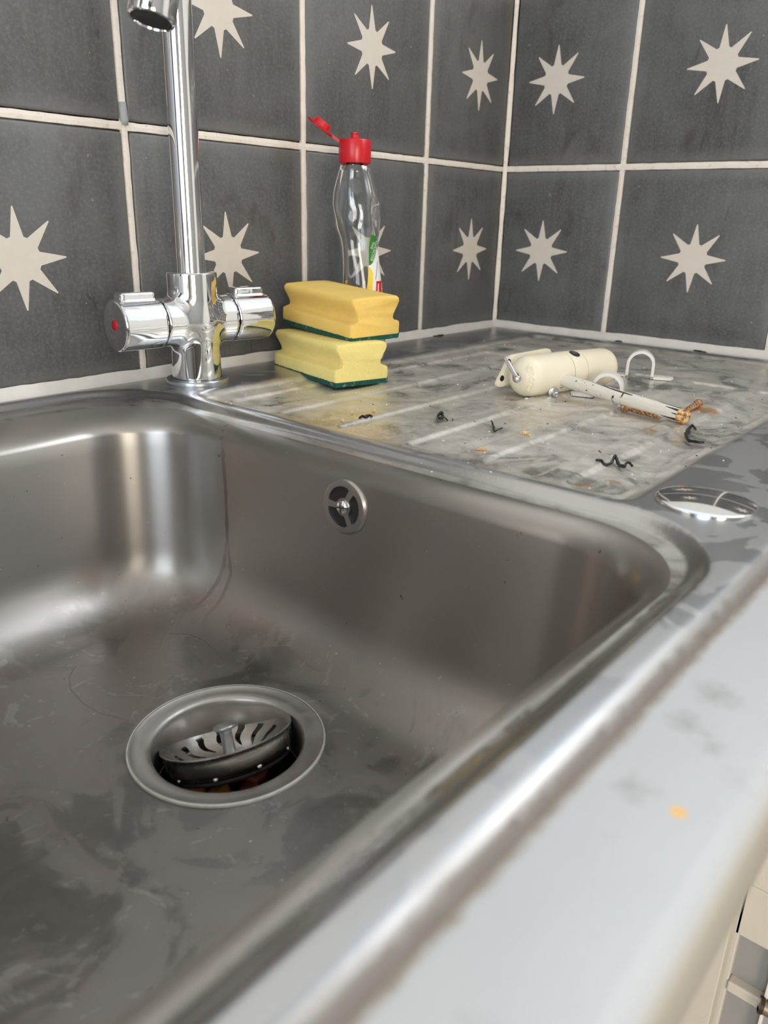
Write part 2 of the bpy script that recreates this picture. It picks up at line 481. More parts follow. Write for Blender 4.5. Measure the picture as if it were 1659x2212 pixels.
M = dict(
    drainer=steel_drainer(), bowl=steel_bowl(), tile=tile_mat(), grout=grout_mat(), worktop=worktop_mat(),
    star=simple('pale_star_inlay', (0.62, 0.56, 0.49), 0.7, var=0.06, vscale=120),
    sealant=simple('grubby_white_sealant', (0.66, 0.62, 0.57), 0.55, var=0.14, vscale=60),
    plaster=simple('white_room_plaster', (0.78, 0.76, 0.72), 0.9, var=0.03),
    plaster2=simple('grey_room_paint', (0.50, 0.49, 0.47), 0.9, var=0.03), darkblock=simple('unseen_dark_block_paint', (0.06, 0.055, 0.06), 0.5, var=0.1), mortar=simple('dark_mortar', (0.03, 0.028, 0.026), 0.9, var=0.2),
    ceiling=simple('ceiling_paint', (0.62, 0.61, 0.59), 0.9, var=0.02),
    floor=simple('grey_floor_vinyl', (0.32, 0.30, 0.28), 0.6, var=0.1),
    pine=simple('pine_door_wood', (0.62, 0.38, 0.16), 0.5, var=0.15, vscale=20),
    white=simple('white_gloss_paint', (0.80, 0.80, 0.79), 0.4, var=0.03),
    chrome=chrome_mat(), nozzle=simple('black_aerator', (0.02, 0.02, 0.02), 0.5, var=0.2),
    red_dot=simple('red_enamel', (0.45, 0.005, 0.01), 0.3, var=0.1),
    strainer=chrome_mat('worn_strainer_steel', (0.66, 0.63, 0.60), 0.22, 0.38),
    flange=chrome_mat('dull_flange_steel', (0.43, 0.405, 0.385), 0.34, 0.55),
    grime=simple('limescale_ring', (0.55, 0.53, 0.49), 0.7, var=0.3, vscale=150),
    dark=simple('black_shade_and_rubber', (0.012, 0.010, 0.009), 0.6, var=0.3),  # flat black for painted shade in holes, and for the rubber seal
    cupsteel=simple('dark_drain_steel', (0.10, 0.085, 0.075), 0.35, 0.8, var=0.4, vscale=60),  # dark steel of the drain cup and strainer stem
    knob=simple('grey_plated_knob', (0.40, 0.42, 0.43), 0.30, 0.9, var=0.12, vscale=80),
    foam=sponge_mat('yellow_foam', (0.84, 0.55, 0.14), (0.92, 0.65, 0.20)), foam2=sponge_mat('pale_yellow_foam', (0.84, 0.67, 0.22), (0.92, 0.77, 0.31)),
    scour=scour_mat(),
    red=simple('red_cap_plastic', (0.55, 0.012, 0.02), 0.28, var=0.08, vscale=120),
    bottle=glass_mat(),
    lab_white=simple('label_white', (0.80, 0.80, 0.78), 0.35, var=0.03), lab_green=simple('label_green', (0.04, 0.20, 0.025), 0.35, var=0.05),
    lab_yellow=simple('label_yellow', (0.85, 0.58, 0.06), 0.35, var=0.08), lab_red=simple('label_red', (0.60, 0.02, 0.02), 0.35, var=0.05),
    lab_ink=simple('label_dark_ink', (0.10, 0.10, 0.10), 0.4, var=0.05),
    cream=plastic_cream('aged_cream_plastic', (0.83, 0.745, 0.57)), clip=plastic_cream('white_clip_plastic', (0.80, 0.76, 0.70)),
    seam=simple('brown_seam', (0.28, 0.20, 0.10), 0.8, var=0.2), rod=rod_mat(), rust=rust_mat(),
    zinc=simple('zinc_plated_steel', (0.56, 0.57, 0.57), 0.28, 1.0, var=0.15, vscale=300),
    black=simple('black_rubbery_debris', (0.012, 0.012, 0.013), 0.35, var=0.2), crumb=simple('tan_crumb', (0.66, 0.46, 0.22), 0.9, var=0.25, vscale=300),
    whitebit=simple('white_chip', (0.80, 0.78, 0.72), 0.7, var=0.1), splinter=simple('orange_splinter', (0.62, 0.32, 0.10), 0.8, var=0.2),
    scrap_orange=simple('orange_food_scrap', (0.48, 0.22, 0.06), 0.5, var=0.25, vscale=120), scrap_red=simple('red_food_scrap', (0.20, 0.045, 0.03), 0.4, var=0.3, vscale=120),
    streak=simple('dried_drip_film', (0.30, 0.26, 0.245), 0.32, 1.0, var=0.15), scratch=simple('dark_scratch', (0.20, 0.175, 0.16), 0.5, 0.6, var=0.2),
    cab=simple('cream_cabinet_paint', (0.60, 0.54, 0.45), 0.5, var=0.06), cabgrey=simple('grey_cabinet_inset', (0.30, 0.285, 0.265), 0.5, var=0.06),
    bronze=simple('tarnished_bronze', (0.30, 0.24, 0.17), 0.35, 0.9, var=0.35, vscale=200), bronze_dark=simple('dark_bronze', (0.05, 0.03, 0.02), 0.5, 0.5, var=0.3),
)

# ------------------------------------------------------------------ mesh helpers (coordinates in millimetres)
S = 0.001


def obj(name, verts, faces, m, parent=None, smooth=True, origin=(0, 0, 0), angle=None):
    me = bpy.data.meshes.new(name)
    ox, oy, oz = origin
    me.from_pydata([((x - ox) * S, (y - oy) * S, (z - oz) * S) for x, y, z in verts], [], [tuple(int(i) for i in f) for f in faces])
    if smooth:
        me.polygons.foreach_set('use_smooth', [True] * len(me.polygons))
    if angle is not None:
        me.set_sharp_from_angle(angle=radians(angle))
    for mm in (m if isinstance(m, (list, tuple)) else [m]):
        me.materials.append(mm)
    me.update()
    o = bpy.data.objects.new(name, me)
    o.location = Vector(origin) * S
    COL.objects.link(o)
    if parent is not None:
        o.parent = parent
        o.matrix_parent_inverse = Matrix.Identity(4)
        o.location = Vector(origin) * S - world_loc(parent)
    return o


def world_loc(o):
    v = Vector((0, 0, 0))
    while o is not None:
        v += o.location
        o = o.parent
    return v


def thing(name, label, cat, loc=(0, 0, 0), group=None):
    o = bpy.data.objects.new(name, None)
    o.empty_display_size = 0.01
    COL.objects.link(o)
    o.location = Vector(loc) * S
    tag(o, label, cat, group)
    return o


def tag(o, label, cat=None, group=None, kind=None):
    o['label'] = label
    if cat:
        o['category'] = cat
    if group:
        o['group'] = group
    if kind:
        o['kind'] = kind
    return o


def structure(o, label):
    o['kind'] = 'structure'
    o['label'] = label
    return o


class MB:
    def __init__(self):
        self.v, self.f = [], []

    def add(self, v, f):
        n = len(self.v)
        self.v += [tuple(p) for p in v]
        self.f += [tuple(i + n for i in q) for q in f]
        return self

    def build(self, name, m, parent=None, **kw):
        return obj(name, self.v, self.f, m, parent, **kw)


def xf(v, M4):
    return [tuple(M4 @ Vector(p)) for p in v]


def frame(origin, zdir, xhint=(1, 0, 0)):
    z = Vector(zdir).normalized()
    x = Vector(xhint)
    x = (x - z * x.dot(z))
    if x.length < 1e-6:
        x = Vector((0, 1, 0)) - z * z.y
    x.normalize()
    y = z.cross(x)
    return Matrix(((x.x, y.x, z.x, origin[0]), (x.y, y.y, z.y, origin[1]), (x.z, y.z, z.z, origin[2]), (0, 0, 0, 1)))


def box(x0, x1, y0, y1, z0, z1):
    v = [(x0, y0, z0), (x1, y0, z0), (x1, y1, z0), (x0, y1, z0), (x0, y0, z1), (x1, y0, z1), (x1, y1, z1), (x0, y1, z1)]
    f = [(0, 3, 2, 1), (4, 5, 6, 7), (0, 1, 5, 4), (1, 2, 6, 5), (2, 3, 7, 6), (3, 0, 4, 7)]
    return v, f


def bevel_box(x0, x1, y0, y1, z0, z1, r, seg=2):
    bm = bmesh.new()
    v, f = box(x0, x1, y0, y1, z0, z1)
    vs = [bm.verts.new(p) for p in v]
    for q in f:
        bm.faces.new([vs[i] for i in q])
    bmesh.ops.bevel(bm, geom=bm.edges[:], offset=r, segments=seg, affect='EDGES', profile=0.5)
    bm.verts.index_update()
    out = [tuple(p.co) for p in bm.verts], [tuple(q.index for q in fc.verts) for fc in bm.faces]
    bm.free()
    return out


def lathe(prof, n=48, M4=None, close=True):
    """prof: list of (r, z); r==0 ends are closed to a point"""
    v, f, rows = [], [], []
    for r, z in prof:
        if r < 1e-6:
            rows.append([len(v)])
            v.append((0, 0, z))
        else:
            rows.append(list(range(len(v), len(v) + n)))
            v += [(r * cos(2 * pi * k / n), r * sin(2 * pi * k / n), z) for k in range(n)]
    for a, b in zip(rows, rows[1:]):
        for k in range(n):
            k2 = (k + 1) % n
            if len(a) == 1 and len(b) == 1:
                continue
            if len(a) == 1:
                f.append((a[0], b[k2], b[k]))
            elif len(b) == 1:
                f.append((a[k], a[k2], b[0]))
            else:
                f.append((a[k], a[k2], b[k2], b[k]))
    if M4 is not None:
        v = xf(v, M4)
    return v, f


def tube(path, rad, n=16, caps=True, flat=1.0):
    P = [Vector(p) for p in path]
    R = rad if isinstance(rad, (list, tuple)) else [rad] * len(P)
    v, f = [], []
    up = None
    for i, p in enumerate(P):
        t = (P[min(i + 1, len(P) - 1)] - P[max(i - 1, 0)]).normalized()
        if up is None:
            up = Vector((0, 0, 1)) if abs(t.z) < 0.9 else Vector((1, 0, 0))
        a = t.cross(up).normalized()
        up = a.cross(t).normalized()
        for k in range(n):
            th = 2 * pi * k / n
            v.append(tuple(p + a * (R[i] * cos(th)) + up * (R[i] * flat * sin(th))))
    for i in range(len(P) - 1):
        for k in range(n):
            k2 = (k + 1) % n
            f.append((i * n + k, i * n + k2, (i + 1) * n + k2, (i + 1) * n + k))
    if caps:
        f.append(tuple(range(n - 1, -1, -1)))
        f.append(tuple(range((len(P) - 1) * n, len(P) * n)))
    return v, f


def prism(poly, z0, z1, M4=None):
    n = len(poly)
    v = [(x, y, z0) for x, y in poly] + [(x, y, z1) for x, y in poly]
    f = [tuple(range(n - 1, -1, -1)), tuple(range(n, 2 * n))] + [(i, (i + 1) % n, n + (i + 1) % n, n + i) for i in range(n)]
    if M4 is not None:
        v = xf(v, M4)
    return v, f


def pip(P, poly):
    """points in polygon, numpy"""
    x, y = P[:, 0], P[:, 1]
    inside = np.zeros(len(P), bool)
    n = len(poly)
    for i in range(n):
        x0, y0 = poly[i]
        x1, y1 = poly[(i + 1) % n]
        c = (y0 > y) != (y1 > y)
        if y0 != y1:
            inside ^= c & (x < (x1 - x0) * (y - y0) / (y1 - y0) + x0)
    return inside


def cdt(outers, holes, pts):
    V = [Vector(p) for p in pts]
    E = []
    for loop in outers + holes:
        n0 = len(V)
        V += [Vector((p[0], p[1])) for p in loop]
        E += [(n0 + i, n0 + (i + 1) % len(loop)) for i in range(len(loop))]
    vv, _, ff, *_ = geometry.delaunay_2d_cdt(V, E, [], 0, 1e-5)
    P = np.array([(p.x, p.y) for p in vv])
    F = np.array([tuple(q) for q in ff])
    C = P[F].mean(1)
    keep = np.zeros(len(F), bool)
    for o_ in outers:
        keep |= pip(C, o_)
    for h in holes:
        keep &= ~pip(C, h)
    F = F[keep]
    a = P[F]
    area2 = (a[:, 1, 0] - a[:, 0, 0]) * (a[:, 2, 1] - a[:, 0, 1]) - (a[:, 1, 1] - a[:, 0, 1]) * (a[:, 2, 0] - a[:, 0, 0])
    F[area2 < 0] = F[area2 < 0][:, ::-1]
    used = np.unique(F)
    rm = -np.ones(len(P), int)
    rm[used] = np.arange(len(used))
    return P[used], rm[F]


def surfnet(f, lo, hi, h):
    lo = np.array(lo, float)
    n = np.ceil((np.array(hi) - lo) / h).astype(int) + 1
    ax = [lo[i] + h * np.arange(n[i]) for i in range(3)]
    G = np.stack(np.meshgrid(*ax, indexing='ij'), -1)
    D = f(G.reshape(-1, 3)).reshape(n)
    s = D < 0
    cs = np.zeros(n - 1, int)
    acc = np.zeros((*(n - 1), 3))
    cnt = np.zeros(n - 1)
    corner = [(i, j, k) for i in (0, 1) for j in (0, 1) for k in (0, 1)]

    def sl(c):
        return tuple(slice(c[a], c[a] + n[a] - 1) for a in range(3))
    for c in corner:
        cs += s[sl(c)]
    for a in range(3):
        for c in corner:
            if c[a]:
                continue
            c2 = list(c)
            c2[a] = 1
            d0, d1 = D[sl(c)], D[sl(c2)]
            cr = (d0 < 0) != (d1 < 0)
            t = np.where(cr, d0 / np.where(cr, d0 - d1, 1), 0)
            p = G[sl(c)].copy()
            p[..., a] += t * h
            acc[cr] += p[cr]
            cnt += cr
    act = (cs > 0) & (cs < 8)
    idx = -np.ones(n - 1, int)
    idx[act] = np.arange(act.sum())
    V = acc[act] / cnt[act][:, None]
    F = []
    for a in range(3):
        b_, c_ = (a + 1) % 3, (a + 2) % 3
        s0 = [slice(0, n[i]) for i in range(3)]
        s0[a] = slice(0, n[a] - 1)
        s1 = list(s0)
        s1[a] = slice(1, n[a])
        A, B = s[tuple(s0)], s[tuple(s1)]
        for flip, msk in ((0, A & ~B), (1, ~A & B)):
            I = np.argwhere(msk)
            ok = (I[:, b_] > 0) & (I[:, c_] > 0) & (I[:, b_] < n[b_] - 1) & (I[:, c_] < n[c_] - 1)
            I = I[ok]
            q = []
            for db, dc in ((1, 1), (0, 1), (0, 0), (1, 0)):
                J = I.copy()
                J[:, b_] -= db
                J[:, c_] -= dc
                q.append(idx[J[:, 0], J[:, 1], J[:, 2]])
            q = np.stack(q, 1)
            F.append(q[:, ::-1] if flip else q)
    F = np.concatenate(F)
    for _ in range(3):
        e = 0.02
        g = np.stack([(f(V + e * np.eye(3)[a]) - f(V - e * np.eye(3)[a])) / (2 * e) for a in range(3)], 1)
        V = V - g * (f(V) / np.maximum((g * g).sum(1), 0.05))[:, None] * 0.9
    return [tuple(p) for p in V], [tuple(q) for q in F]


def smin(a, b, k):
    h = np.clip(0.5 + 0.5 * (b - a) / k, 0, 1)
    return b * (1 - h) + a * h - k * h * (1 - h)


def sd_cyl(P, c, axis, r, h0, h1, rr=0.0):
    ax = np.array(axis, float)
    ax /= np.linalg.norm(ax)
    q = P - np.array(c, float)
    t = q @ ax
    d = np.linalg.norm(q - t[:, None] * ax, axis=1)
    a, b = d - r + rr, np.abs(t - (h0 + h1) / 2) - (h1 - h0) / 2 + rr
    return np.minimum(np.maximum(a, b), 0) + np.hypot(np.maximum(a, 0), np.maximum(b, 0)) - rr


def sd_box(P, M4, half, rr):
    Mi = np.array(M4.inverted())
    q = P @ Mi[:3, :3].T + Mi[:3, 3]
    d = np.abs(q) - np.array(half) + rr
    return np.linalg.norm(np.maximum(d, 0), axis=1) + np.minimum(d.max(1), 0) - rr


def text_mesh(s, size, depth=0.0, res=3):
    cu = bpy.data.curves.new('tmp_text', 'FONT')
    cu.body = s
    cu.size = size
    cu.extrude = depth
    cu.resolution_u = res
    cu.align_x = 'CENTER'
    cu.align_y = 'CENTER'
    o = bpy.data.objects.new('tmp_text', cu)
    COL.objects.link(o)
    dg = bpy.context.evaluated_depsgraph_get()
    me = o.evaluated_get(dg).to_mesh()
    v = [tuple(p.co) for p in me.vertices]
    f = [tuple(p.vertices) for p in me.polygons]
    o.evaluated_get(dg).to_mesh_clear()
    bpy.data.objects.remove(o)
    bpy.data.curves.remove(cu)
    return v, f


def rrect(x0, x1, y0, y1, r, nc=24, nx=40, ny=48):
    """rounded rectangle, counter-clockwise, always the same number of points"""
    out = []
    for cx, cy, a0, nn, (ex, ey) in ((x1 - r, y1 - r, 0, nx, (x0 + r, y1)), (x0 + r, y1 - r, 90, ny, (x0, y0 + r)),
                                      (x0 + r, y0 + r, 180, nx, (x1 - r, y0)), (x1 - r, y0 + r, 270, ny, (x1, y1 - r))):
        for k in range(nc):
            a = radians(a0 + 90 * k / nc)
            out.append((cx + r * cos(a), cy + r * sin(a)))
        a = radians(a0 + 90)
        sx, sy = cx + r * cos(a), cy + r * sin(a)
        for k in range(nn):
            t = k / nn
            out.append((sx + (ex - sx) * t, sy + (ey - sy) * t))
    return out


# ------------------------------------------------------------------ room shell
XL, YF, ZB, ZT = -3200, -3000, -900, 1600
wall_back = structure(MB().add(*box(XL, 60, 8, 60, ZB, ZT)).build('wall_back', M['mortar'], smooth=False), 'tiled kitchen wall behind the tap, dark tiles with pale stars')
mb = MB()
for b_ in ((8, 60, YF, 8, ZB, 610), (8, 60, YF, 8, 1430, ZT), (8, 60, YF, -1660, 610, 1430), (8, 60, -80, 8, 610, 1430)):
    mb.add(*box(*b_))
wall_right = structure(mb.build('wall_right', M['mortar'], smooth=False), 'tiled side wall at the end of the drainer, dark tiles with pale stars')
mb = MB()
for b_ in ((XL - 60, XL, YF, 60, ZB, 100), (XL - 60, XL, YF, 60, 1400, ZT), (XL - 60, XL, YF, -2300, 100, 1400), (XL - 60, XL, -400, 60, 100, 1400)):
    mb.add(*box(*b_))
structure(mb.build('wall_left', M['plaster2'], smooth=False), 'plain white wall with the window opening')
mb = MB()
for b_ in ((XL - 60, 60, YF - 60, YF, ZB, ZT),):
    mb.add(*box(*b_))
structure(mb.build('wall_front', M['plaster2'], smooth=False), 'plain white wall facing the sink')
structure(MB().add(*box(XL - 60, 60, YF - 60, 60, ZB - 60, ZB)).build('floor', M['floor'], smooth=False), 'grey kitchen floor')
structure(MB().add(*box(XL - 60, 60, YF - 60, 60, ZT, ZT + 60)).build('ceiling', M['ceiling'], smooth=False), 'white ceiling')
mb = MB()
for b_ in ((XL - 30, XL + 12, -2300, -400, 100, 145), (XL - 30, XL + 12, -2300, -400, 1355, 1400), (XL - 30, XL + 12, -2300, -2255, 145, 1355),
           (XL - 30, XL + 12, -445, -400, 145, 1355), (XL - 30, XL + 12, -1375, -1325, 145, 1355)):
    mb.add(*box(*b_))
structure(mb.build('window_1', M['white'], smooth=False), 'white framed window in the left wall')
mb = MB()
for b_ in ((-2960, -2850, YF, YF + 45, ZB, 1110), (-1750, -1640, YF, YF + 45, ZB, 1110), (-2850, -1750, YF, YF + 45, 1000, 1110), (-2850, -1750, YF, YF + 40, ZB, -800)):
    mb.add(*box(*b_))
structure(mb.build('door_1', M['pine'], smooth=False), 'pine framed glazed door in the wall facing the sink')
MB().add(*box(XL, 0, 0, 8, 609, ZT)).add(*box(XL, -1374, 0, 8, ZB, 609)).build('painted_plaster', M['plaster'], wall_back, smooth=False)
mb = MB()
for b_ in ((0, 8, YF, 0, 409, 610), (0, 8, YF, 0, 1430, ZT), (0, 8, YF, -1660, 610, 1430), (0, 8, -80, 0, 610, 1430), (0, 8, YF, -969, ZB, 409)):
    mb.add(*box(*b_))
mb.build('painted_plaster', M['plaster'], wall_right, smooth=False)
mb = MB()
for b_ in ((2, 58, -1660, -80, 610, 640), (2, 58, -1660, -80, 1400, 1430), (2, 58, -1660, -1630, 640, 1400), (2, 58, -110, -80, 640, 1400)):
    mb.add(*box(*b_))
structure(mb.build('window_2', M['white'], smooth=False), 'white framed window in the side wall above the tiles')
MB().add(*box(XL, XL + 300, -395, 0, ZB, ZT)).add(*box(XL, XL + 260, YF, -2320, ZB, ZT)).build('unseen_dark_block', M['darkblock'], bpy.data.objects['wall_left'], smooth=False)  # unseen dark blocks added to give dark bands in the chrome reflections
# ---- tiles. star outline in the tile plane
def star_poly(ro=37.7, ri=16.6):
    p = []
    for k in range(8):
        a = radians(90 + 45 * k + 1)
        am = radians(90 + 45 * k + 22.5)
        w = 0.055
        p.append((ro * cos(a - w * 0.25), ro * sin(a - w * 0.25)))
        p.append((ro * cos(a + w * 0.25), ro * sin(a + w * 0.25)))
        for da in (-0.085, 0.085):
            p.append((ri * 1.02 * cos(am + da), ri * 1.02 * sin(am + da)))
    return p


STAR = star_poly()
GAP = 7.0


def tile_mesh(x0, x1, z0, z1, seed):
    """tile slab in its own plane: front face at y=0 towards -y, soft worn arris; x/z relative to the star centre"""
    rg = random.Random(seed)
    bm = bmesh.new()
    v, f = box(x0, x1, 0, 9, z0, z1)
    vs = [bm.verts.new(p) for p in v]
    for q in f:
        bm.faces.new([vs[i] for i in q])
    ed = [e for e in bm.edges if all(abs(p.co.y) < 1e-4 for p in e.verts)]
    ed += [e for e in bm.edges if len({round(p.co.x) for p in e.verts}) == 1 and len({round(p.co.z) for p in e.verts}) == 1]
    bmesh.ops.bevel(bm, geom=list(set(ed)), offset=2.2, segments=3, affect='EDGES', profile=0.5)
    bm.verts.index_update()
    out = [tuple(p.co) for p in bm.verts], [tuple(q.index for q in fc.verts) for fc in bm.faces]
    bm.free()
    return out


def tile_wall(parent, axis, edges, zrows, cut_first):
    """axis 'x': wall in the xz plane facing -y; axis 'y': wall in the yz plane facing -x. edges: joint centres from the corner outwards"""
    meshes = {}
    k = 0
    for i in range(len(edges) - 1):
        a0, a1 = edges[i], edges[i + 1]               # a1 further from the corner (more negative)
        c = a1 + 100                                   # star centre
        lo, hi = a1 - c + GAP / 2, a0 - c - GAP / 2
        if i == 0:
            hi = a0 - c - 4.5
        for z0, z1 in zrows:
            cz = z0 + 100
            key = (round(lo, 1), round(hi, 1), z1 - z0)
            if key not in meshes:
                xl, xh = (lo, hi) if axis == 'x' else (-hi, -lo)
                v, f = tile_mesh(xl, xh, z0 - cz + GAP / 2 + 0.4, z1 - cz - GAP / 2 - 0.4, k)
                sv, sf = prism(STAR, -0.12, 0.6)
                sv = [(x, -0.0 + z * -1 * -1, y) for x, y, z in sv]
                t0 = obj('tile', v, f, M['tile'], None, angle=50)
                s0 = obj('star', sv, [q[::-1] for q in sf], M['star'], None, smooth=False)
                s0.parent = t0
                meshes[key] = (t0, s0)
                t, s_ = t0, s0
            else:
                t0, s0 = meshes[key]
                t = t0.copy()
                s_ = s0.copy()
                COL.objects.link(t)
                COL.objects.link(s_)
                s_.parent = t
            t.parent = parent
            rr = RNG.uniform
            if axis == 'x':
                t.location = Vector((c, rr(-0.35, 0.35) - 0.0, cz)) * S
                t.rotation_euler = (rr(-0.0015, 0.0015), rr(-0.002, 0.002), rr(-0.0015, 0.0015))
            else:
                t.location = Vector((rr(-0.35, 0.35), c, cz)) * S
                t.rotation_euler = (rr(-0.0015, 0.0015), rr(-0.002, 0.002), -pi / 2 + rr(-0.0015, 0.0015))
            s_.rotation_euler = (0, rr(-0.03, 0.03), 0)
            k += 1


ROWS = [(6, 206), (206, 406)]
tile_wall(wall_back, 'x', [0, -170, -370, -570, -770, -970, -1170, -1370], ROWS + [(406, 606)], True)
tile_wall(wall_right, 'y', [0, -165, -365, -565, -765, -965], ROWS, True)


# ---- grout strips with ragged edges, sitting just proud of the worn tile arris
def grout_strip(mb, axis, p0, p1, at, w, seed):
    rg = random.Random(seed)
    n = max(2, int(abs(p1 - p0) / 7))
    prev = None
    for i in range(n + 1):
        t = p0 + (p1 - p0) * i / n
        a, b_ = at - w / 2 + rg.uniform(-.24, .2), at + w / 2 + rg.uniform(-.2, .24)
        d = -0.35 + rg.uniform(-0.25, 0.25)
        row = []
        for q, dd in ((a, 3.0), (a + .4, d + .35), ((a + b_) / 2, d), (b_ - .4, d + .35), (b_, 3.0)):
            row.append({'xh': (t, dd, q), 'xv': (q, dd, t), 'yh': (dd, t, q), 'yv': (dd, q, t)}[axis])
        base = len(mb.v)
        mb.v += row
        if prev is not None:
            for k in range(4):
                mb.f.append((prev + k, prev + k + 1, base + k + 1, base + k))
        prev = base


mb = MB()
sd = 1
for z in (206, 406, 606):
    grout_strip(mb, 'xh', -1370, -1, z - 0.2, 6.7, sd); sd += 1
for x, w in ((-170, 6.9), (-370, 6.6), (-570.5, 5.9), (-770.2, 6.3), (-970, 6.0), (-1170, 6.0)):
    grout_strip(mb, 'xv', 5, 606, x, w, sd); sd += 1
mb.build('grout', M['grout'], wall_back, smooth=False)
mb = MB()
for z in (206, 406):
    grout_strip(mb, 'yh', -965, -1, z, 7.5, sd); sd += 1
for y in (-165, -365, -565, -765):
    grout_strip(mb, 'yv', 5, 406, y, 7.0, sd); sd += 1
mb.build('grout', M['grout'], wall_right, smooth=False)
mb = MB()
for k in range(40):                                     # filled corner joint
    z0 = 5 + 15 * k
    a = RNG.uniform(4.0, 5.2)
    mb.v += [(-a, -0.4, z0), (-0.8, -0.8, z0), (-0.4, -a, z0)]
    if k:
        n = len(mb.v) - 6
        mb.f += [(n, n + 1, n + 4, n + 3), (n + 1, n + 2, n + 5, n + 4)]
mb.build('corner_grout', M['grout'], wall_back)
# grey filler plug low in the joint left of the tap
v, f = tube([(-570.6, 0.4, 223), (-570.4, 0.2, 217), (-570.1, 0.0, 210), (-570.0, 0.1, 206.5)], [3.0, 3.2, 3.5, 2.6], 12)
o = obj('grey_filler', v, f, simple('grey_filler', (0.33, 0.34, 0.34), 0.6, var=0.05), wall_back)

# ---- sealant bead along both walls
def sealant(axis, p0, p1, parent, seed):
    rg = random.Random(seed)
    mb = MB()
    n = int(abs(p1 - p0) / 8)
    h = w = 0
    for i in range(n + 1):
        t = p0 + (p1 - p0) * i / n
        h = 0.7 * h + 0.3 * rg.uniform(-1.6, 1.6)
        w = 0.7 * w + 0.3 * rg.uniform(-1.4, 1.4)
        prof = [(-1.2, 12.0 + h), (-2.6, 10.5 + h), (-4.0 - w * .3, 7.0), (-6.2 - w * .6, 4.4), (-8.8 - w, 3.1), (-9.6 - w, 2.2)]
        row = [(t, a, z) if axis == 'x' else (a, t, z) for a, z in prof]
        base = len(mb.v)
        mb.v += row
        if i:
            for k in range(5):
                mb.f.append((base - 6 + k, base - 5 + k, base + 1 + k, base + k))
    return mb.build('sealant_bead', M['sealant'], parent)


sealant('x', -1370, -2, wall_back, 3)
sealant('y', -965, -2, wall_right, 5)

# ------------------------------------------------------------------ worktop and the cabinet below
mb = MB()
nose = [(-543, -38), (-578, -38), (-581.5, -37), (-583.5, -34), (-584, -30), (-584, -10), (-583, -5.5), (-580, -2.6), (-575.5, -1.5), (-530, -1.5), (-530, -38)]
nv = [(x, y, z) for x in (-2400, -2) for y, z in nose]
k = len(nose)
nf = [(i, (i + 1) % k, k + (i + 1) % k, k + i) for i in range(k)] + [tuple(range(k)), tuple(range(2 * k - 1, k - 1, -1))]
mb.add(nv, [q[::-1] for q in nf])
mb.add(*box(-2400, -1012, -530, -2, -38, -1.5))
worktop = tag(mb.build('worktop', M['worktop'], angle=35), 'white laminate worktop with stained front strip before the steel sink', 'worktop')

cabinet = thing('base_cabinet', 'cream painted base cabinet under the white worktop, door standing open', 'cabinet', (-700, -300, -900))
MB().add(*bevel_box(-420, -402, -527, -20, -880, -39, 1)).add(*bevel_box(-2390, -2372, -527, -20, -880, -39, 1)).add(*bevel_box(-2372, -420, -40, -20, -880, -39, 1)).add(*bevel_box(-2372, -420, -520, -40, -880, -862, 1)).build('carcass', M['cab'], cabinet, smooth=False)
dmb = MB()
dmb.add(*bevel_box(-400, -390, -580, -527, -405, -352, 1.2))
dmb.add(*bevel_box(-400, -390, -531, -522, -880, -40, 1.2))
dmb.add(*bevel_box(-402, -390, -592, -531, -466, -455, 1.5))
dmb.add(*bevel_box(-400, -390, -592, -531, -880, -540, 1.2))
dmb.add(*bevel_box(-400, -390, -592, -531, -352, -40, 1.2))
cdoor = dmb.build('door', M['cab'], cabinet, smooth=False)
for z0, z1 in ((-455, -405), (-540, -466)):
    MB().add(*bevel_box(-393, -389, -590, -530, z0, z1, 0.5)).build('panel', M['cabgrey'], cdoor, smooth=False)
MB().add(*bevel_box(-401, -392, -562, -559, -455, -405, 0.6)).add(*bevel_box(-401, -392, -566, -564, -455, -405, 0.6)).add(*bevel_box(-401, -392, -562, -559.5, -540, -466, 0.6)).build('bead_moulding', M['clip'], cdoor, smooth=False)
hv, hf = lathe([(0, -6), (4.6, -6), (6.6, -4.6), (6.6, 12), (5.0, 14), (0, 14.5)], 24, frame((-403, -564, -458), (0.25, -1.0, -0.15)))
hinge = obj('hinge_pin', hv, hf, M['bronze'], cdoor, angle=40)
hv, hf = lathe([(5.4, -6.6), (7.2, -6.6), (7.2, -4.0), (5.4, -4.0)], 24, frame((-403, -564, -458), (0.25, -1.0, -0.15)))
obj('hinge_collar', hv, hf, M['bronze_dark'], hinge, angle=40)

# ------------------------------------------------------------------ sink
sink = thing('sink', 'inset stainless steel sink with single bowl and ridged drainer', 'sink', (-514, -271, 0))
LIP = rrect(-1002, -606, -512, -50, 64)
ZL = 4.2                                            # raised outer ledge


def sd_rr(P, x0, x1, y0, y1, r):
    q = np.abs(P - np.array([(x0 + x1) / 2, (y0 + y1) / 2])) - np.array([(x1 - x0) / 2, (y1 - y0) / 2]) + r
    return np.minimum(q.max(1), 0) + np.linalg.norm(np.maximum(q, 0), axis=1) - r


def sstep(t):
    t = np.clip(t, 0, 1)
    return t * t * (3 - 2 * t)


PANELS = [(-150, -109), (-216, -167), (-277, -227), (-334, -291), (-396, -350), (-447, -411)]


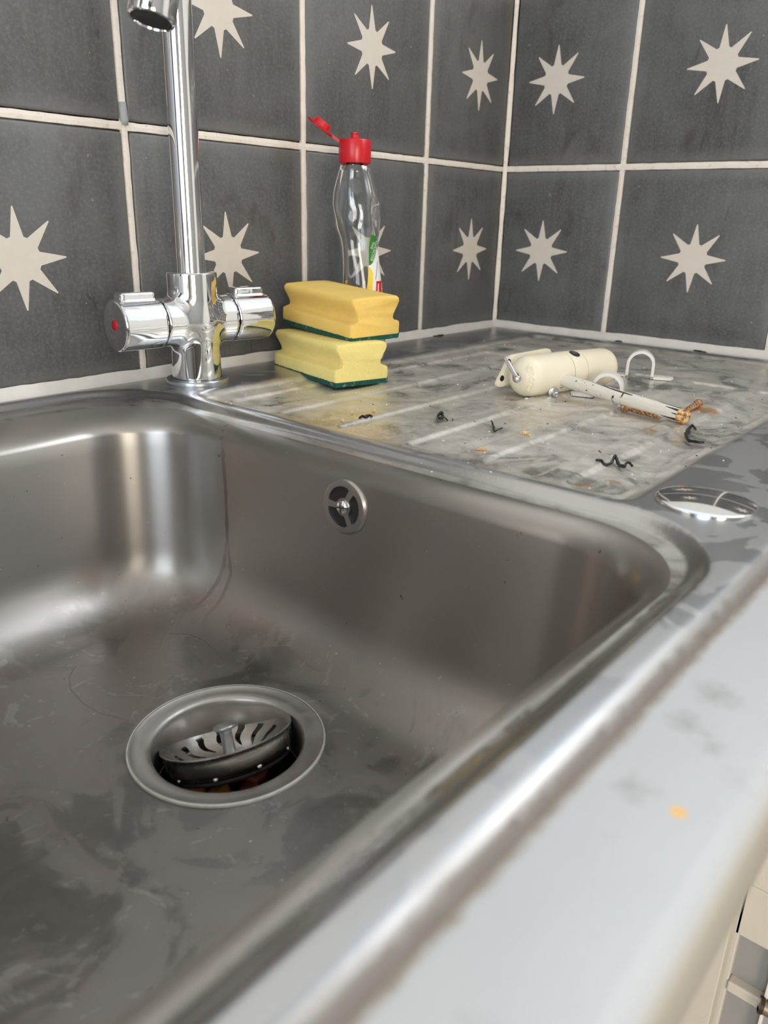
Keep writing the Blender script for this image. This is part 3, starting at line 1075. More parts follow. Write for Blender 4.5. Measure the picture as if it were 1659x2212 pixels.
def deck_h(P):
    inner = smin(sd_rr(P, -580, -30, -456, -86, 8), sd_rr(P, -1010, -594, -520, -22, 64), 16)
    t_ = np.clip((inner + 5.5) / 10.0, 0, 1)
    h = ZL * (0.72 * t_ + 0.28 * sstep(t_))
    bs = sd_rr(P, -1010, -594, -520, -22, 64)
    h -= 1.3 * sstep((4.0 - bs) / 8.0) * sstep((-566 - P[:, 0]) / 14.0)
    for y0, y1 in PANELS:
        d = sd_rr(P, -568, -186, y0, y1, 7)
        h -= 2.1 * sstep((-d + 0.4) / 5.0)
        rid = np.exp(-((P[:, 1] - (y1 + 7.5)) / 6.0) ** 2) * sstep((P[:, 0] + 572) / 12) * sstep((-186 - P[:, 0]) / 40 + 1)
        h += 0.1 * rid * (inner < -6)
    # gentle dishing, dents
    h += 0.35 * np.sin(P[:, 0] * 0.021 + 1.0) * np.sin(P[:, 1] * 0.027 + 0.4) * sstep((-inner) / 30)
    e = sd_rr(P, -1020, -7, -540, -5, 14)           # rolled outer rim
    t = np.clip((e + 9.0) / 9.0, 0, 1)
    h -= (ZL + 1.5) * (1 - np.sqrt(np.maximum(1 - t * t, 0)))
    lip = sd_rr(P, -1002, -606, -512, -50, 64)
    h -= 0.9 * sstep(1 - lip / 9.0)
    return h


def axis_pts(lo, hi, base, fine):
    out = [lo]
    while out[-1] < hi:
        p = out[-1]
        st = base
        for a, b_, s_ in fine:
            if a - base <= p <= b_:
                st = min(st, s_ if p >= a else max(s_, a - p))
        out.append(p + st)
    return out


xs = axis_pts(-1019.5, -7.5, 7, [(-660, -552, 2.0), (-200, -172, 1.5), (-38, -20, 1.5), (-15, -7, 1.2), (-1020, -1010, 2)])
fy = [(-540, -516, 1.3), (-516, -450, 2.0), (-90, -16, 2.0), (-16, -4, 1.3)]
for y0, y1 in PANELS:
    fy += [(y0 - 2, y0 + 7, 1.2), (y1 - 7, y1 + 2, 1.2)]
ys = axis_pts(-539.5, -5.5, 5, fy)
G = np.array([(x, y) for x in xs for y in ys])
G += (np.random.RandomState(2).rand(*G.shape) - 0.5) * 0.08
out_poly = rrect(-1020, -7, -540, -5, 14, 8, 60, 40)
keep = (sd_rr(G, -1002, -606, -512, -50, 64) > 1.2) & (sd_rr(G, -1020, -7, -540, -5, 14) < -0.5)
P2, F2 = cdt([out_poly], [LIP], G[keep])
Z2 = deck_h(P2)
# turned-down rim skirt
verts = [(x, y, z) for (x, y), z in zip(P2, Z2)]
deck = obj('drainer', verts, F2, M['drainer'], sink)
mb = MB()
nO = len(out_poly)
zo = deck_h(np.array(out_poly))
mb.v += [(x, y, z) for (x, y), z in zip(out_poly, zo)] + [(x, y, -1.5) for x, y in out_poly]
mb.f += [(i, (i + 1) % nO, nO + (i + 1) % nO, nO + i)[::-1] for i in range(nO)]
mb.build('rim_edge', M['drainer'], sink)

# bowl: loft of rounded rectangles from the lip down to the floor, then in to the waste
DRX, DRY, DRZ = -727.3, -294.5, -149.6
rings = []
lipz = deck_h(np.array(LIP))
rings.append([(x, y, z) for (x, y), z in zip(LIP, lipz)])


def bowl_rect(inL, inR, inF, inB, r):
    return rrect(-1002 + inL, -606 - inR, -512 + inF, -50 - inB, r)


for a in (8, 16, 24, 32, 40, 48, 56, 64, 72, 80, 86):
    s_ = sin(radians(a))
    zz = -2.2 - 13.7 * (1 - cos(radians(a)))
    rings.append([(x, y, zz) for x, y in bowl_rect(18 * s_, 15 * s_, 12 * s_, 38 * s_, 64 - 2 * s_)])
for k in range(1, 9):
    t = k / 8
    rings.append([(x, y, -15 - 88 * t) for x, y in bowl_rect(18 + 4 * t, 15 + 5 * t, 12 + 6 * t, 38 + 5 * t, 62)])
for k in range(1, 13):
    a = radians(90 * k / 12)
    i_ = 44 * (1 - cos(a))
    rings.append([(x, y, -103 - 45.5 * sin(a)) for x, y in bowl_rect(22 + i_, 20 + i_, 18 + i_, 43 + i_, 62 - 20 * (1 - cos(a)))])
last = rings[-1]
circ = []
for x, y, z in last:
    a = math.atan2(y - DRY, x - DRX)
    circ.append((DRX + 56.6 * cos(a), DRY + 56.6 * sin(a), DRZ - 0.4))
for k in range(1, 9):
    t = k / 8
    rings.append([(p[0] + (c[0] - p[0]) * t, p[1] + (c[1] - p[1]) * t, p[2] + (c[2] - p[2]) * t) for p, c in zip(last, circ)])
nr = len(last)
bv = [p for r in rings for p in r]
bf = [(i * nr + k, i * nr + (k + 1) % nr, (i + 1) * nr + (k + 1) % nr, (i + 1) * nr + k)[::-1] for i in range(len(rings) - 1) for k in range(nr)]
bf = [q[::-1] for q in bf]
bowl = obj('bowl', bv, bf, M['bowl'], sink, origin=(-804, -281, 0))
BVH = BVHTree.FromPolygons([Vector(p) for p in bv], bf)

# waste flange and cup
prof = [(57.4, -150.6), (57.2, -149.0), (56.4, -148.3), (55.6, -148.6), (54.6, -149.2), (50, -149.5), (46.6, -149.9), (45.2, -150.5), (44.0, -152.2), (43.3, -156), (42.9, -165), (42.6, -176)]
v, f = lathe(prof, 96)
flange = obj('waste_flange', [(x + DRX, y + DRY, z) for x, y, z in v], [q[::-1] for q in f], M['flange'], sink)
v, f = lathe([(57.7, -150.0), (57.7, -148.9), (57.2, -148.3), (56.9, -148.2), (56.7, -148.5)], 96)
o = obj('limescale_ring', [(x + DRX, y + DRY, z) for x, y, z in v], [q[::-1] for q in f], M['grime'], flange)
v, f = lathe([(42.6, -176), (42.2, -184), (40, -190), (22, -193.5), (0, -194)], 64)
o = obj('drain_cup', [(x + DRX, y + DRY, z) for x, y, z in v], [q[::-1] for q in f], M['cupsteel'], sink)

# overflow cover on the right wall of the bowl
OC = Vector((-623.0, -290.5, -31.2))
loc_, nrm_, *_ = BVH.find_nearest(OC)
if nrm_.x > 0:
    nrm_ = -nrm_
OFM = frame(loc_ + nrm_ * 0.25, nrm_, (0, 0, 1))
oring = [(18.4 * cos(2 * pi * k / 72), 18.4 * sin(2 * pi * k / 72)) for k in range(72)]
kid = []
for c in range(3):
    a0, a1 = radians(120 * c + 10 - 30), radians(120 * c + 110 - 30)
    lp = []
    for k in range(13):
        a = a0 + (a1 - a0) * k / 12
        e = 0.9 if k in (0, 12) else 0.25 if k in (1, 11) else 0.0
        lp.append(((13.5 - e) * cos(a), (13.5 - e) * sin(a)))
    for k in range(9):
        a = a1 - (a1 - a0) * (0.06 + 0.88 * k / 8)
        e = 0.7 if k in (0, 8) else 0.0
        lp.append(((5.9 + e) * cos(a), (5.9 + e) * sin(a)))
    kid.append(lp)
pts = [(r * cos(2 * pi * k / 48), r * sin(2 * pi * k / 48)) for r in (15.5, 17.2, 3.5) for k in range(48)]
Pc, Fc = cdt([oring], kid, [Vector(p) for p in pts])


def oz(p):
    r = math.hypot(*p)
    return 2.0 - max(0, (r - 16.6) / 1.8) ** 2 * 1.6


mb = MB()
mb.add(xf([(x, y, oz((x, y))) for x, y in Pc], OFM), [tuple(q) for q in Fc])
for lp, flip in [(oring, 1)] + [(l, 0) for l in kid]:
    n = len(lp)
    vv = xf([(x, y, oz((x, y))) for x, y in lp] + [(x, y, -0.3 if flip else 0.15) for x, y in lp], OFM)
    ff = [(i, (i + 1) % n, n + (i + 1) % n, n + i) for i in range(n)]
    mb.add(vv, [q[::-1] for q in ff] if flip else ff)
over = mb.build('overflow_cover', M['flange'], sink, angle=35)
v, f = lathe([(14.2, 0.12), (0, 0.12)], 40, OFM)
obj('overflow_shade_disc', v, f, M['dark'], over, smooth=False)  # black disc painted as the shade inside the overflow openings
v, f = lathe([(4.75, 2.0), (4.75, 3.0), (4.2, 3.9), (3.0, 4.45), (1.4, 4.75), (0, 4.8)], 32, OFM)
sc_ = obj('screw', v, f, M['chrome'], over)
Mx = OFM @ Matrix.Rotation(radians(6), 4, 'Z')
mb = MB()
for bx_ in ((-3.6, 3.6, -0.42, 0.42), (-0.42, 0.42, -3.6, 3.6)):
    sv_ = []
    nn_ = 8
    for i in range(nn_ + 1):
        t_ = -1 + 2 * i / nn_
        zz_ = 3.05 + 1.83 * math.sqrt(max(0.0, 1 - (t_ * 3.6 / 4.75) ** 2))
        for w_ in (-0.42, 0.42):
            sv_.append((t_ * 3.6, w_, zz_) if bx_[1] > 1 else (w_, t_ * 3.6, zz_))
    ff_ = [(2 * i, 2 * i + 2, 2 * i + 3, 2 * i + 1) for i in range(nn_)]
    mb.add(xf(sv_, Mx), ff_ if bx_[1] > 1 else [q[::-1] for q in ff_])
mb.build('screw_slot', M['dark'], sc_)
# chrome blanking cap over the spare tap hole
v, f = lathe([(25.2, ZL - 1.2), (25.6, ZL + 1.2), (25.4, ZL + 1.5)] + [(r, ZL + 1.7 + 3.1 * (1 - (r / 25.0) ** 2)) for r in (24.8, 23, 21, 19, 16, 13, 10, 7, 4, 0)], 80)
obj('tap_hole_cap', [(x - 557, y - 490.5, z) for x, y, z in v], [q for q in f], M['chrome'], sink)

# dried drip down the bowl corner and two ring scratches on the floor, lying on the steel
def on_bowl(path, w, name, m, parent, h=0.12):
    P = []
    for i in range(len(path) - 1):
        a, b_ = Vector(path[i]), Vector(path[i + 1])
        n = max(1, int((b_ - a).length / 4))
        P += [a + (b_ - a) * k / n for k in range(n)]
    P.append(Vector(path[-1]))
    v, f = [], []
    rg = random.Random(len(path))
    for i, p in enumerate(P):
        q, nn, *_ = BVH.find_nearest(p)
        c = Vector((-804, -281, -70))
        if nn.dot(c - q) < 0:
            nn = -nn
        t = (P[min(i + 1, len(P) - 1)] - P[max(i - 1, 0)]).normalized()
        sd_ = nn.cross(t).normalized()
        ww = w * (1 + rg.uniform(-.25, .25)) * (0.4 if i in (0, len(P) - 1) else 1)
        v += [tuple(q + nn * 0.03 - sd_ * ww), tuple(q + nn * h), tuple(q + nn * 0.03 + sd_ * ww)]
        if i:
            n = len(v) - 6
            f += [(n, n + 1, n + 4, n + 3), (n + 1, n + 2, n + 5, n + 4)]
    return obj(name, v, f, m, parent)


on_bowl([(-608, -160, -3), (-621, -168, -14), (-623, -172, -50), (-624, -174, -88), (-629, -166, -122), (-641, -158, -140), (-655, -152, -148.5), (-671, -149.5, -149)], 1.8, 'drip_mark', M['streak'], bowl)
on_bowl([(-624, -174, -88), (-627, -178, -112), (-634, -176, -134), (-645, -172, -145), (-652, -176, -149)], 1.6, 'drip_mark', M['streak'], bowl)
on_bowl([(-655, -152, -148.5), (-668, -160, -149), (-684, -168, -149), (-690, -176, -149)], 1.1, 'drip_mark', M['streak'], bowl)
on_bowl([(-675.8, -164.8, -149), (-666.8, -177.7, -149), (-665.4, -192.2, -149), (-669, -212.4, -149), (-673.8, -225.4, -149)], 0.42, 'scratch', M['scratch'], bowl, 0.08)
on_bowl([(-745.4, -155.9, -149), (-754.8, -165.3, -149), (-761.5, -178.3, -149), (-764.3, -198.6, -149), (-762.9, -214.9, -149), (-754.9, -235.2, -149)], 0.42, 'scratch', M['scratch'], bowl, 0.08)

# ------------------------------------------------------------------ basket strainer
BC = Vector((-719.5, -283.0, -155.5))
BN = Vector((0.076, 0.357, 0.931)).normalized()
strainer = thing('basket_strainer', 'stainless basket strainer lying tilted in the sink waste', 'strainer', tuple(BC))
BM = frame(BC, BN, (1, 0, 0))


def dish(r):
    return np.interp(r, [0, 10, 14, 19, 24, 29, 33, 36.5, 38.5, 39.5], [-15.5, -15.5, -15.2, -14.0, -11.8, -8.6, -5.4, -2.2, -0.5, 0.0])


slots = []
for k in range(14):
    a = 2 * pi * k / 14 + 0.12
    lp = []
    for i in range(9):                                     # curved teardrop slot
        t = i / 8
        r = 18.5 + 12.0 * t
        aa = a + 0.20 * sin(t * pi) * 0.6 + 0.10 * t
        w = 0.4 + 2.0 * (t ** 0.7)
        lp.append((r, aa, w))
    poly = [(r * cos(q) - w * sin(q), r * sin(q) + w * cos(q)) for r, q, w in lp]
    r, q, w = lp[-1]
    poly += [((r + w * 0.8) * cos(q + 0.03 * s_) - s_ * w * .6 * sin(q), (r + w * .8) * sin(q + 0.03 * s_) + s_ * w * .6 * cos(q)) for s_ in (1, -1)]
    poly += [(r * cos(q) + w * sin(q), r * sin(q) - w * cos(q)) for r, q, w in lp[::-1]]
    slots.append(poly)
rim = [(39.5 * cos(2 * pi * k / 96), 39.5 * sin(2 * pi * k / 96)) for k in range(96)]
pts = [(r * cos(2 * pi * (k + .5 * (i % 2)) / n), r * sin(2 * pi * (k + .5 * (i % 2)) / n)) for i, (r, n) in enumerate(((5, 12), (11, 24), (14, 30), (17, 40), (20, 64), (23, 64), (26, 72), (29, 72), (32, 80), (34, 80), (36, 90), (37.5, 90), (38.7, 96))) for k in range(n)]
pa = np.array(pts)
kp = np.ones(len(pa), bool)
for sl_ in slots:
    kp &= ~pip(pa, sl_)
Pd, Fd = cdt([rim], slots, [tuple(p) for p in pa[kp]])
rd = np.hypot(Pd[:, 0], Pd[:, 1])
mb = MB()
mb.add(xf([(x, y, z) for (x, y), z in zip(Pd, dish(rd))], BM), [tuple(q) for q in Fd])
v, f = lathe([(39.5, 0.0), (39.9, 0.5), (40.3, 0.3), (40.3, -0.4), (39.6, -1.2), (39.2, -4), (38.8, -10.5), (37.4, -14), (33.5, -16.4), (24, -18.2), (8, -18.6)], 96, BM)
mb.add(v, [q[::-1] for q in f])
basket = mb.build('basket', M['strainer'], strainer, angle=40)
v, f = lathe([(36.4, -15.2), (36.8, -16.4), (36.2, -17.6), (33, -18.8), (14, -19.4), (0, -19.4)], 72, BM)
obj('rubber_seal', v, [q[::-1] for q in f], M['dark'], strainer)
for k in range(9):
    a = 2 * pi * k / 9 + 0.35
    Mh = BM @ Matrix.Rotation(a, 4, 'Z') @ Matrix.Translation((37.6, 0, -13.2)) @ Matrix.Rotation(radians(60), 4, 'Y')
    v, f = lathe([(1.7, -0.2), (1.5, 0.5), (0, 0.8)], 12, Mh)
    obj('rim_dimple', v, f, M['zinc'], basket)
v, f = lathe([(4.3, -15.4), (3.9, -12), (3.6, 1.0), (3.9, 3.0), (6.6, 3.6), (7.3, 4.4), (7.4, 5.2), (6.8, 6.0), (4, 6.6), (0, 6.8)], 40, BM)
obj('knob', v, f, M['knob'], strainer)
v, f = lathe([(5.5, -19), (5.0, -22), (4.6, -27), (2.5, -29), (0, -29.4)], 24, BM)
obj('stem', v, [q[::-1] for q in f], M['cupsteel'], strainer)

# food scraps lying in the waste under the strainer
def lump(name, c, size, m, label, seed, group, tilt=0.4):
    rg = random.Random(seed)
    bm = bmesh.new()
    bmesh.ops.create_cube(bm, size=1.0)
    bmesh.ops.subdivide_edges(bm, edges=bm.edges[:], cuts=3, use_grid_fill=True)
    for q in bm.verts:
        n_ = q.co.normalized() * 0.62
        q.co = q.co.lerp(n_, 0.35) + Vector((rg.uniform(-1, 1), rg.uniform(-1, 1), rg.uniform(-1, 1))) * 0.035
    R = Matrix.Rotation(rg.uniform(0, 6), 3, 'Z') @ Matrix.Rotation(rg.uniform(-tilt, tilt), 3, 'X')
    v = [tuple(R @ Vector((q.co.x * size[0], q.co.y * size[1], q.co.z * size[2])) + Vector(c)) for q in bm.verts]
    bm.verts.index_update()
    f = [tuple(q.index for q in fc.verts) for fc in bm.faces]
    bm.free()
    return tag(obj(name, v, f, m, origin=c), label, 'food scrap', group)


lump('food_scrap', (-744, -283, -181.5), (15, 12, 9), M['scrap_orange'], 'large orange food scrap at the left under the tilted strainer', 3, 'food scraps in the sink waste')
lump('food_scrap', (-736, -294.5, -182.5), (13, 9, 8), M['scrap_orange'], 'paler orange food scrap beside the strainer stem', 4, 'food scraps in the sink waste')
lump('food_scrap', (-713.5, -301, -181), (13, 10, 11), M['scrap_red'], 'dark red food scrap at the right under the strainer rim', 6, 'food scraps in the sink waste')
lump('food_scrap', (-722, -306, -184), (10, 9, 9), M['scrap_red'], 'small reddish brown food scrap nearest the front of the waste', 8, 'food scraps in the sink waste')

# ------------------------------------------------------------------ tap
TX, TY, TZ = -551.3, -50.4, ZL
tap = thing('tap', 'tall chrome twin-handle mixer tap with swan neck spout', 'tap', (TX, TY, TZ))
PHI = radians(174)
AX = np.array([cos(PHI), sin(PHI), 0.0])
HC = np.array([TX, TY, 57.0])
v, f = lathe([(21.5, TZ - 0.2), (26.4, TZ - 0.2), (26.6, TZ + 1.0), (26.6, TZ + 3.6), (25.8, TZ + 4.6), (23.5, TZ + 5.0), (21, TZ + 5.0)], 80)
obj('base_ring', [(x + TX, y + TY, z) for x, y, z in v], f, M['knob'], tap, angle=40)


def body_sdf(P):
    return smin(sd_cyl(P, (TX, TY, 0), (0, 0, 1), 20.8, TZ + 4, 96.5, 1.2), sd_cyl(P, HC, AX, 19.6, -33.0, 33.0, 0.6), 7.0)


v, f = surfnet(body_sdf, (TX - 44, TY - 27, 3), (TX + 44, TY + 27, 101), 1.35)
obj('body', v, f, M['chrome'], tap, angle=55)
for sgn in (1, -1):
    FM = frame(HC + AX * sgn * 52, (0, 0, 1), AX * sgn)
    LM = FM @ Matrix.Translation((0.5, 0, 20.0))

    def hs(P):
        cy = sd_cyl(P, HC, AX * sgn, 20.2, 34.2, 71.0, 1.4)
        bx = sd_box(P, LM, (14.5, 7.2, 5.6), 2.2)
        return smin(cy, bx, 2.5)
    c = HC + AX * sgn * 53
    v, f = surfnet(hs, c - np.array([24, 26, 25]), c + np.array([24, 26, 31]), 1.25)
    h_ = obj('handle', v, f, M['chrome'], tap, angle=50)
    if sgn == 1:
        v, f = lathe([(4.4, 0.02), (4.2, 0.5), (0, 0.55)], 28, frame(HC + AX * 71.0 + np.array([0, 0, 0.5]), AX))
        o = obj('hot_dot', v, f, M['red_dot'], h_)
        o['label'] = 'red hot water dot'
OUT = Vector((-682.1, -203.1, 237.5))
PA = Vector((TX, TY, 0))
hd = Vector((OUT.x - TX, OUT.y - TY, 0))
R_ = hd.length / 2
hd.normalize()
path = [(TX, TY, z) for z in (96, 120, 160, 200, 240, 280, 320)]
for k in range(1, 25):
    a = pi * k / 24
    p = PA + hd * (R_ * (1 - cos(a)))
    path.append((p.x, p.y, 320 + R_ * sin(a)))
path = path[:-9]
ON = Vector((0.286, 0.038, 0.958)).normalized()
for q_ in (OUT + ON * 78 + Vector((1.5, 5, 6)), OUT + ON * 62, OUT + ON * 46, OUT + ON * 30, OUT + ON * 14):
    path.append(tuple(q_))
fine = [Vector(path[0])]
for i in range(len(path) - 1):
    a_, b_ = Vector(path[i]), Vector(path[i + 1])
    n_ = max(1, int((b_ - a_).length / 7))
    fine += [a_.lerp(b_, k / n_) for k in range(1, n_ + 1)]
for _ in range(14):
    fine = fine[:14] + [(fine[i - 1] + fine[i] * 2 + fine[i + 1]) / 4 for i in range(14, len(fine) - 4)] + fine[-4:]
v, f = tube([tuple(q_) for q_ in fine], 11.7, 40)
obj('spout', v, f, M['chrome'], tap, angle=50)
v, f = lathe([(11.6, 266), (12.4, 264), (12.6, 256), (12.6, 239), (12.2, 237.6), (10.9, 237.3), (10.6, 238.5)], 56)
NM = frame(OUT, ON, (0, 1, 0)) @ Matrix.Translation((0, 0, -237.5))
nz_ = obj('nozzle', xf(v, NM), [q[::-1] for q in f], M['chrome'], tap, angle=50)
v, f = lathe([(10.7, 239.2), (10.2, 238.2), (9.4, 238.0), (9.0, 239.4), (0, 239.6)], 48)
obj('aerator', xf(v, NM), [q[::-1] for q in f], M['nozzle'], nz_)

# ------------------------------------------------------------------ washing-up liquid bottle
BX, BY = -356.0, -55.0
bz = ZL
bottle = thing('bottle', 'nearly empty clear washing-up liquid bottle with open red cap behind the sponges', 'bottle', (BX, BY, bz))
VA = math.atan2(-612 - BY, -972 - BX)                  # wide face towards the room
prof_b = [(0.0, 23.5), (3, 25), (20, 25.2), (45, 22.5), (77, 19.8), (93, 18.7), (109, 18.4), (118, 19.4), (125, 21.4), (137, 23.3), (149, 23.5), (158, 22.0), (165, 20.2), (175, 17.2), (182, 15.0), (184.5, 13.2), (186, 12.6), (190, 12.6)]


def brad(z):
    return float(np.interp(z, [p[0] for p in prof_b], [p[1] for p in prof_b]))


def bpoint(ang, z, off=0.0):
    """ang measured from the view-facing side, positive to the viewer's right"""
    r = brad(z) + off
    k = min(1.0, max(0.0, (186 - z) / 12.0))
    dep = 1.0 - 0.16 * k
    grip = 1.2 * math.exp(-((z - 110) / 24) ** 2) * cos(3 * ang + 0.6) + 0.7 * math.exp(-((z - 140) / 9) ** 2) * cos(5 * ang + z * .12)
    r2 = r + grip * k
    lx, ly = r2 * sin(ang), r2 * dep * cos(ang)
    er = Vector((cos(VA + pi / 2), sin(VA + pi / 2), 0))
    et = Vector((cos(VA), sin(VA), 0))
    lx += float(np.interp(z, [0, 60, 77, 93, 109, 137, 165, 190], [8.5, 8.5, 8.0, 6.6, 4.6, 2.6, 0.2, 0]))
    return Vector((BX, BY, bz + z)) + er * lx + et * ly


zs = [0, 1, 3, 8, 15, 22, 30, 38, 46, 54, 62, 70, 78, 85, 92, 98, 104, 109, 114, 118, 122, 126, 130, 134, 138, 142, 146, 150, 154, 158, 162, 166, 170, 175, 179, 182, 184, 185, 186, 190]
NB = 72
mb = MB()
for shell, off in ((0, 0.0), (1, -0.8)):
    base = len(mb.v)
    for z in zs:
        zz = z if shell == 0 else min(max(z, 0.6), 189.9)
        for k in range(NB):
            mb.v.append(tuple(bpoint(2 * pi * k / NB, zz, off)))
    for i in range(len(zs) - 1):
        for k in range(NB):
            q = (base + i * NB + k, base + i * NB + (k + 1) % NB, base + (i + 1) * NB + (k + 1) % NB, base + (i + 1) * NB + k)
            mb.f.append(q[::-1] if shell == 0 else q)
    cap_ = tuple(base + k for k in range(NB))
    mb.f.append(cap_ if shell == 0 else cap_[::-1])
tp0, tp1 = (len(zs) - 1) * NB, len(zs) * NB + (len(zs) - 1) * NB
for k in range(NB):
    mb.f.append((tp0 + k, tp0 + (k + 1) % NB, tp1 + (k + 1) % NB, tp1 + k)[::-1])
mb.build('bottle_body', M['bottle'], bottle)


def lp(a, z, off):
    """label skin: its cut edge slants round the bottle"""
    return bpoint(a - 0.0088 * (118 - max(z, 62)), z, off)


def label_patch(name, m, fn, parent, a0, a1, na, nz, off, lab=None):
    """patch of label skin between the two heights fn(angle) gives"""
    v, f = [], []
    for i in range(na + 1):
        a = a0 + (a1 - a0) * i / na
        lo, hi = fn(a)
        for j in range(nz + 1):
            v.append(tuple(lp(a, lo + (hi - lo) * j / nz, off)))
    for i in range(na):
        for j in range(nz):
            q = i * (nz + 1) + j
            f.append((q, q + nz + 1, q + nz + 2, q + 1))
    o = obj(name, v, [q[::-1] for q in f], m, parent)
    if lab:
        o['label'] = lab
    return o


A0, A1 = radians(38), radians(175)


def lab_top(a):
    t = (a - A0) / radians(42)
    return 121 - 14 * max(0.0, t - 0.2) ** 2 if t < 1.2 else 107 - 10 * (t - 1.2)


lab = label_patch('label', M['lab_white'], lambda a: (24, lab_top(a)), bottle, A0, A1, 40, 44, 0.35, 'white wrap label')
label_patch('label_yellow_band', M['lab_yellow'], lambda a: (24, 92 - 6 * ((a - A0) / radians(17)) ** 2), lab, A0, A0 + radians(17), 8, 34, 0.55)


def green_edge(a):
    t = (a - A0) / radians(42)
    return (min(93.5 + 17 * max(0, t) ** 2.0, lab_top(a) - 0.4), lab_top(a) + 0.6)


label_patch('label_green_patch', M['lab_green'], green_edge, lab, A0, A0 + radians(44), 22, 24, 0.62, 'green corner patch with white print')


def label_text(s, size, ac, zc, rot, m, off, name='label_print'):
    v, f = text_mesh(s, size)
    out = []
    for x, y, _ in v:
        X_, Y_ = x * cos(rot) - y * sin(rot), x * sin(rot) + y * cos(rot)
        out.append(tuple(lp(ac + X_ / 20.0, zc + Y_, off)))
    return obj(name, out, f, m, lab, smooth=False)


for s_, a, z, sz in (('50%', 53, 112, 4.4), ('RECYCLED', 60, 107, 4.2), ('BOTTLE', 67, 104, 4.2)):
    label_text(s_, sz, radians(a), z, radians(66), M['lab_white'], 0.9)
label_patch('label_red_box', M['lab_red'], lambda a: (62, 78.5), lab, radians(68), radians(140), 14, 6, 0.55)
label_text('LEMON', 15.5, radians(146), 70, 0, M['lab_white'], 0.8, 'label_letters')
v, f = [], []
for i in range(13):
    t = i / 12
    a, z = radians(64 + 14 * t ** 0.8), 80 + 17 * t
    v += [tuple(lp(a - 0.014, z, 0.7)), tuple(lp(a + 0.014, z, 0.7))]
    if i:
        n = len(v) - 4
        f.append((n, n + 2, n + 3, n + 1))
obj('label_curve', v, [q[::-1] for q in f], M['lab_ink'], lab)

cz = bz + 186.5
v, f = lathe([(12.9, cz - 0.2), (15.3, cz - 0.2), (15.6, cz + 0.4), (15.5, cz + 19), (14.8, cz + 20.2), (13.6, cz + 20.6), (4.4, cz + 20.4), (4.0, cz + 22), (3.6, cz + 25), (4.2, cz + 25.5), (4.2, cz + 26.4), (2.0, cz + 26.6), (1.6, cz + 25), (0, cz + 24.5)], 56)
cap = obj('cap', [(x + BX, y + BY, z) for x, y, z in v], f, M['red'], bottle, angle=40)
cap['label'] = 'red flip cap'
er = Vector((cos(VA + pi / 2), sin(VA + pi / 2), 0))
HP = Vector((BX, BY, cz + 19)) - er * 15.2
up_ = (-er * 0.82 + Vector((0, 0, 0.57))).normalized()    # direction the flipped lid points
ln = up_.cross(er.cross(Vector((0, 0, 1)))).normalized()
if ln.z < 0:
    ln = -ln
lid = HP + up_ * 21
FM = frame(lid, ln, up_)
v, f = lathe([(0, -2.8), (12, -2.8), (14.2, -1.8), (14.6, -0.4), (13.4, 0.0), (9.2, 0.2), (8.4, 4.4), (7.4, 5.2), (5.4, 5.4), (4.8, 3.0), (0, 2.8)], 44, FM)
hm = MB().add(v, f)
side = ln.cross(up_).normalized()
for s0, s1, w, th in ((-1, 8.5, 4.2, 1.0),):
    q = [HP + up_ * s0 - side * w - ln * 1.5, HP + up_ * s0 + side * w - ln * 1.5, HP + up_ * s1 + side * w - ln * 1.5, HP + up_ * s1 - side * w - ln * 1.5]
    vv = [tuple(p) for p in q] + [tuple(p + ln * 2.2) for p in q]
    hm.add(vv, [(0, 3, 2, 1), (4, 5, 6, 7), (0, 1, 5, 4), (1, 2, 6, 5), (2, 3, 7, 6), (3, 0, 4, 7)])
hm.build('lid', M['red'], cap, angle=40)

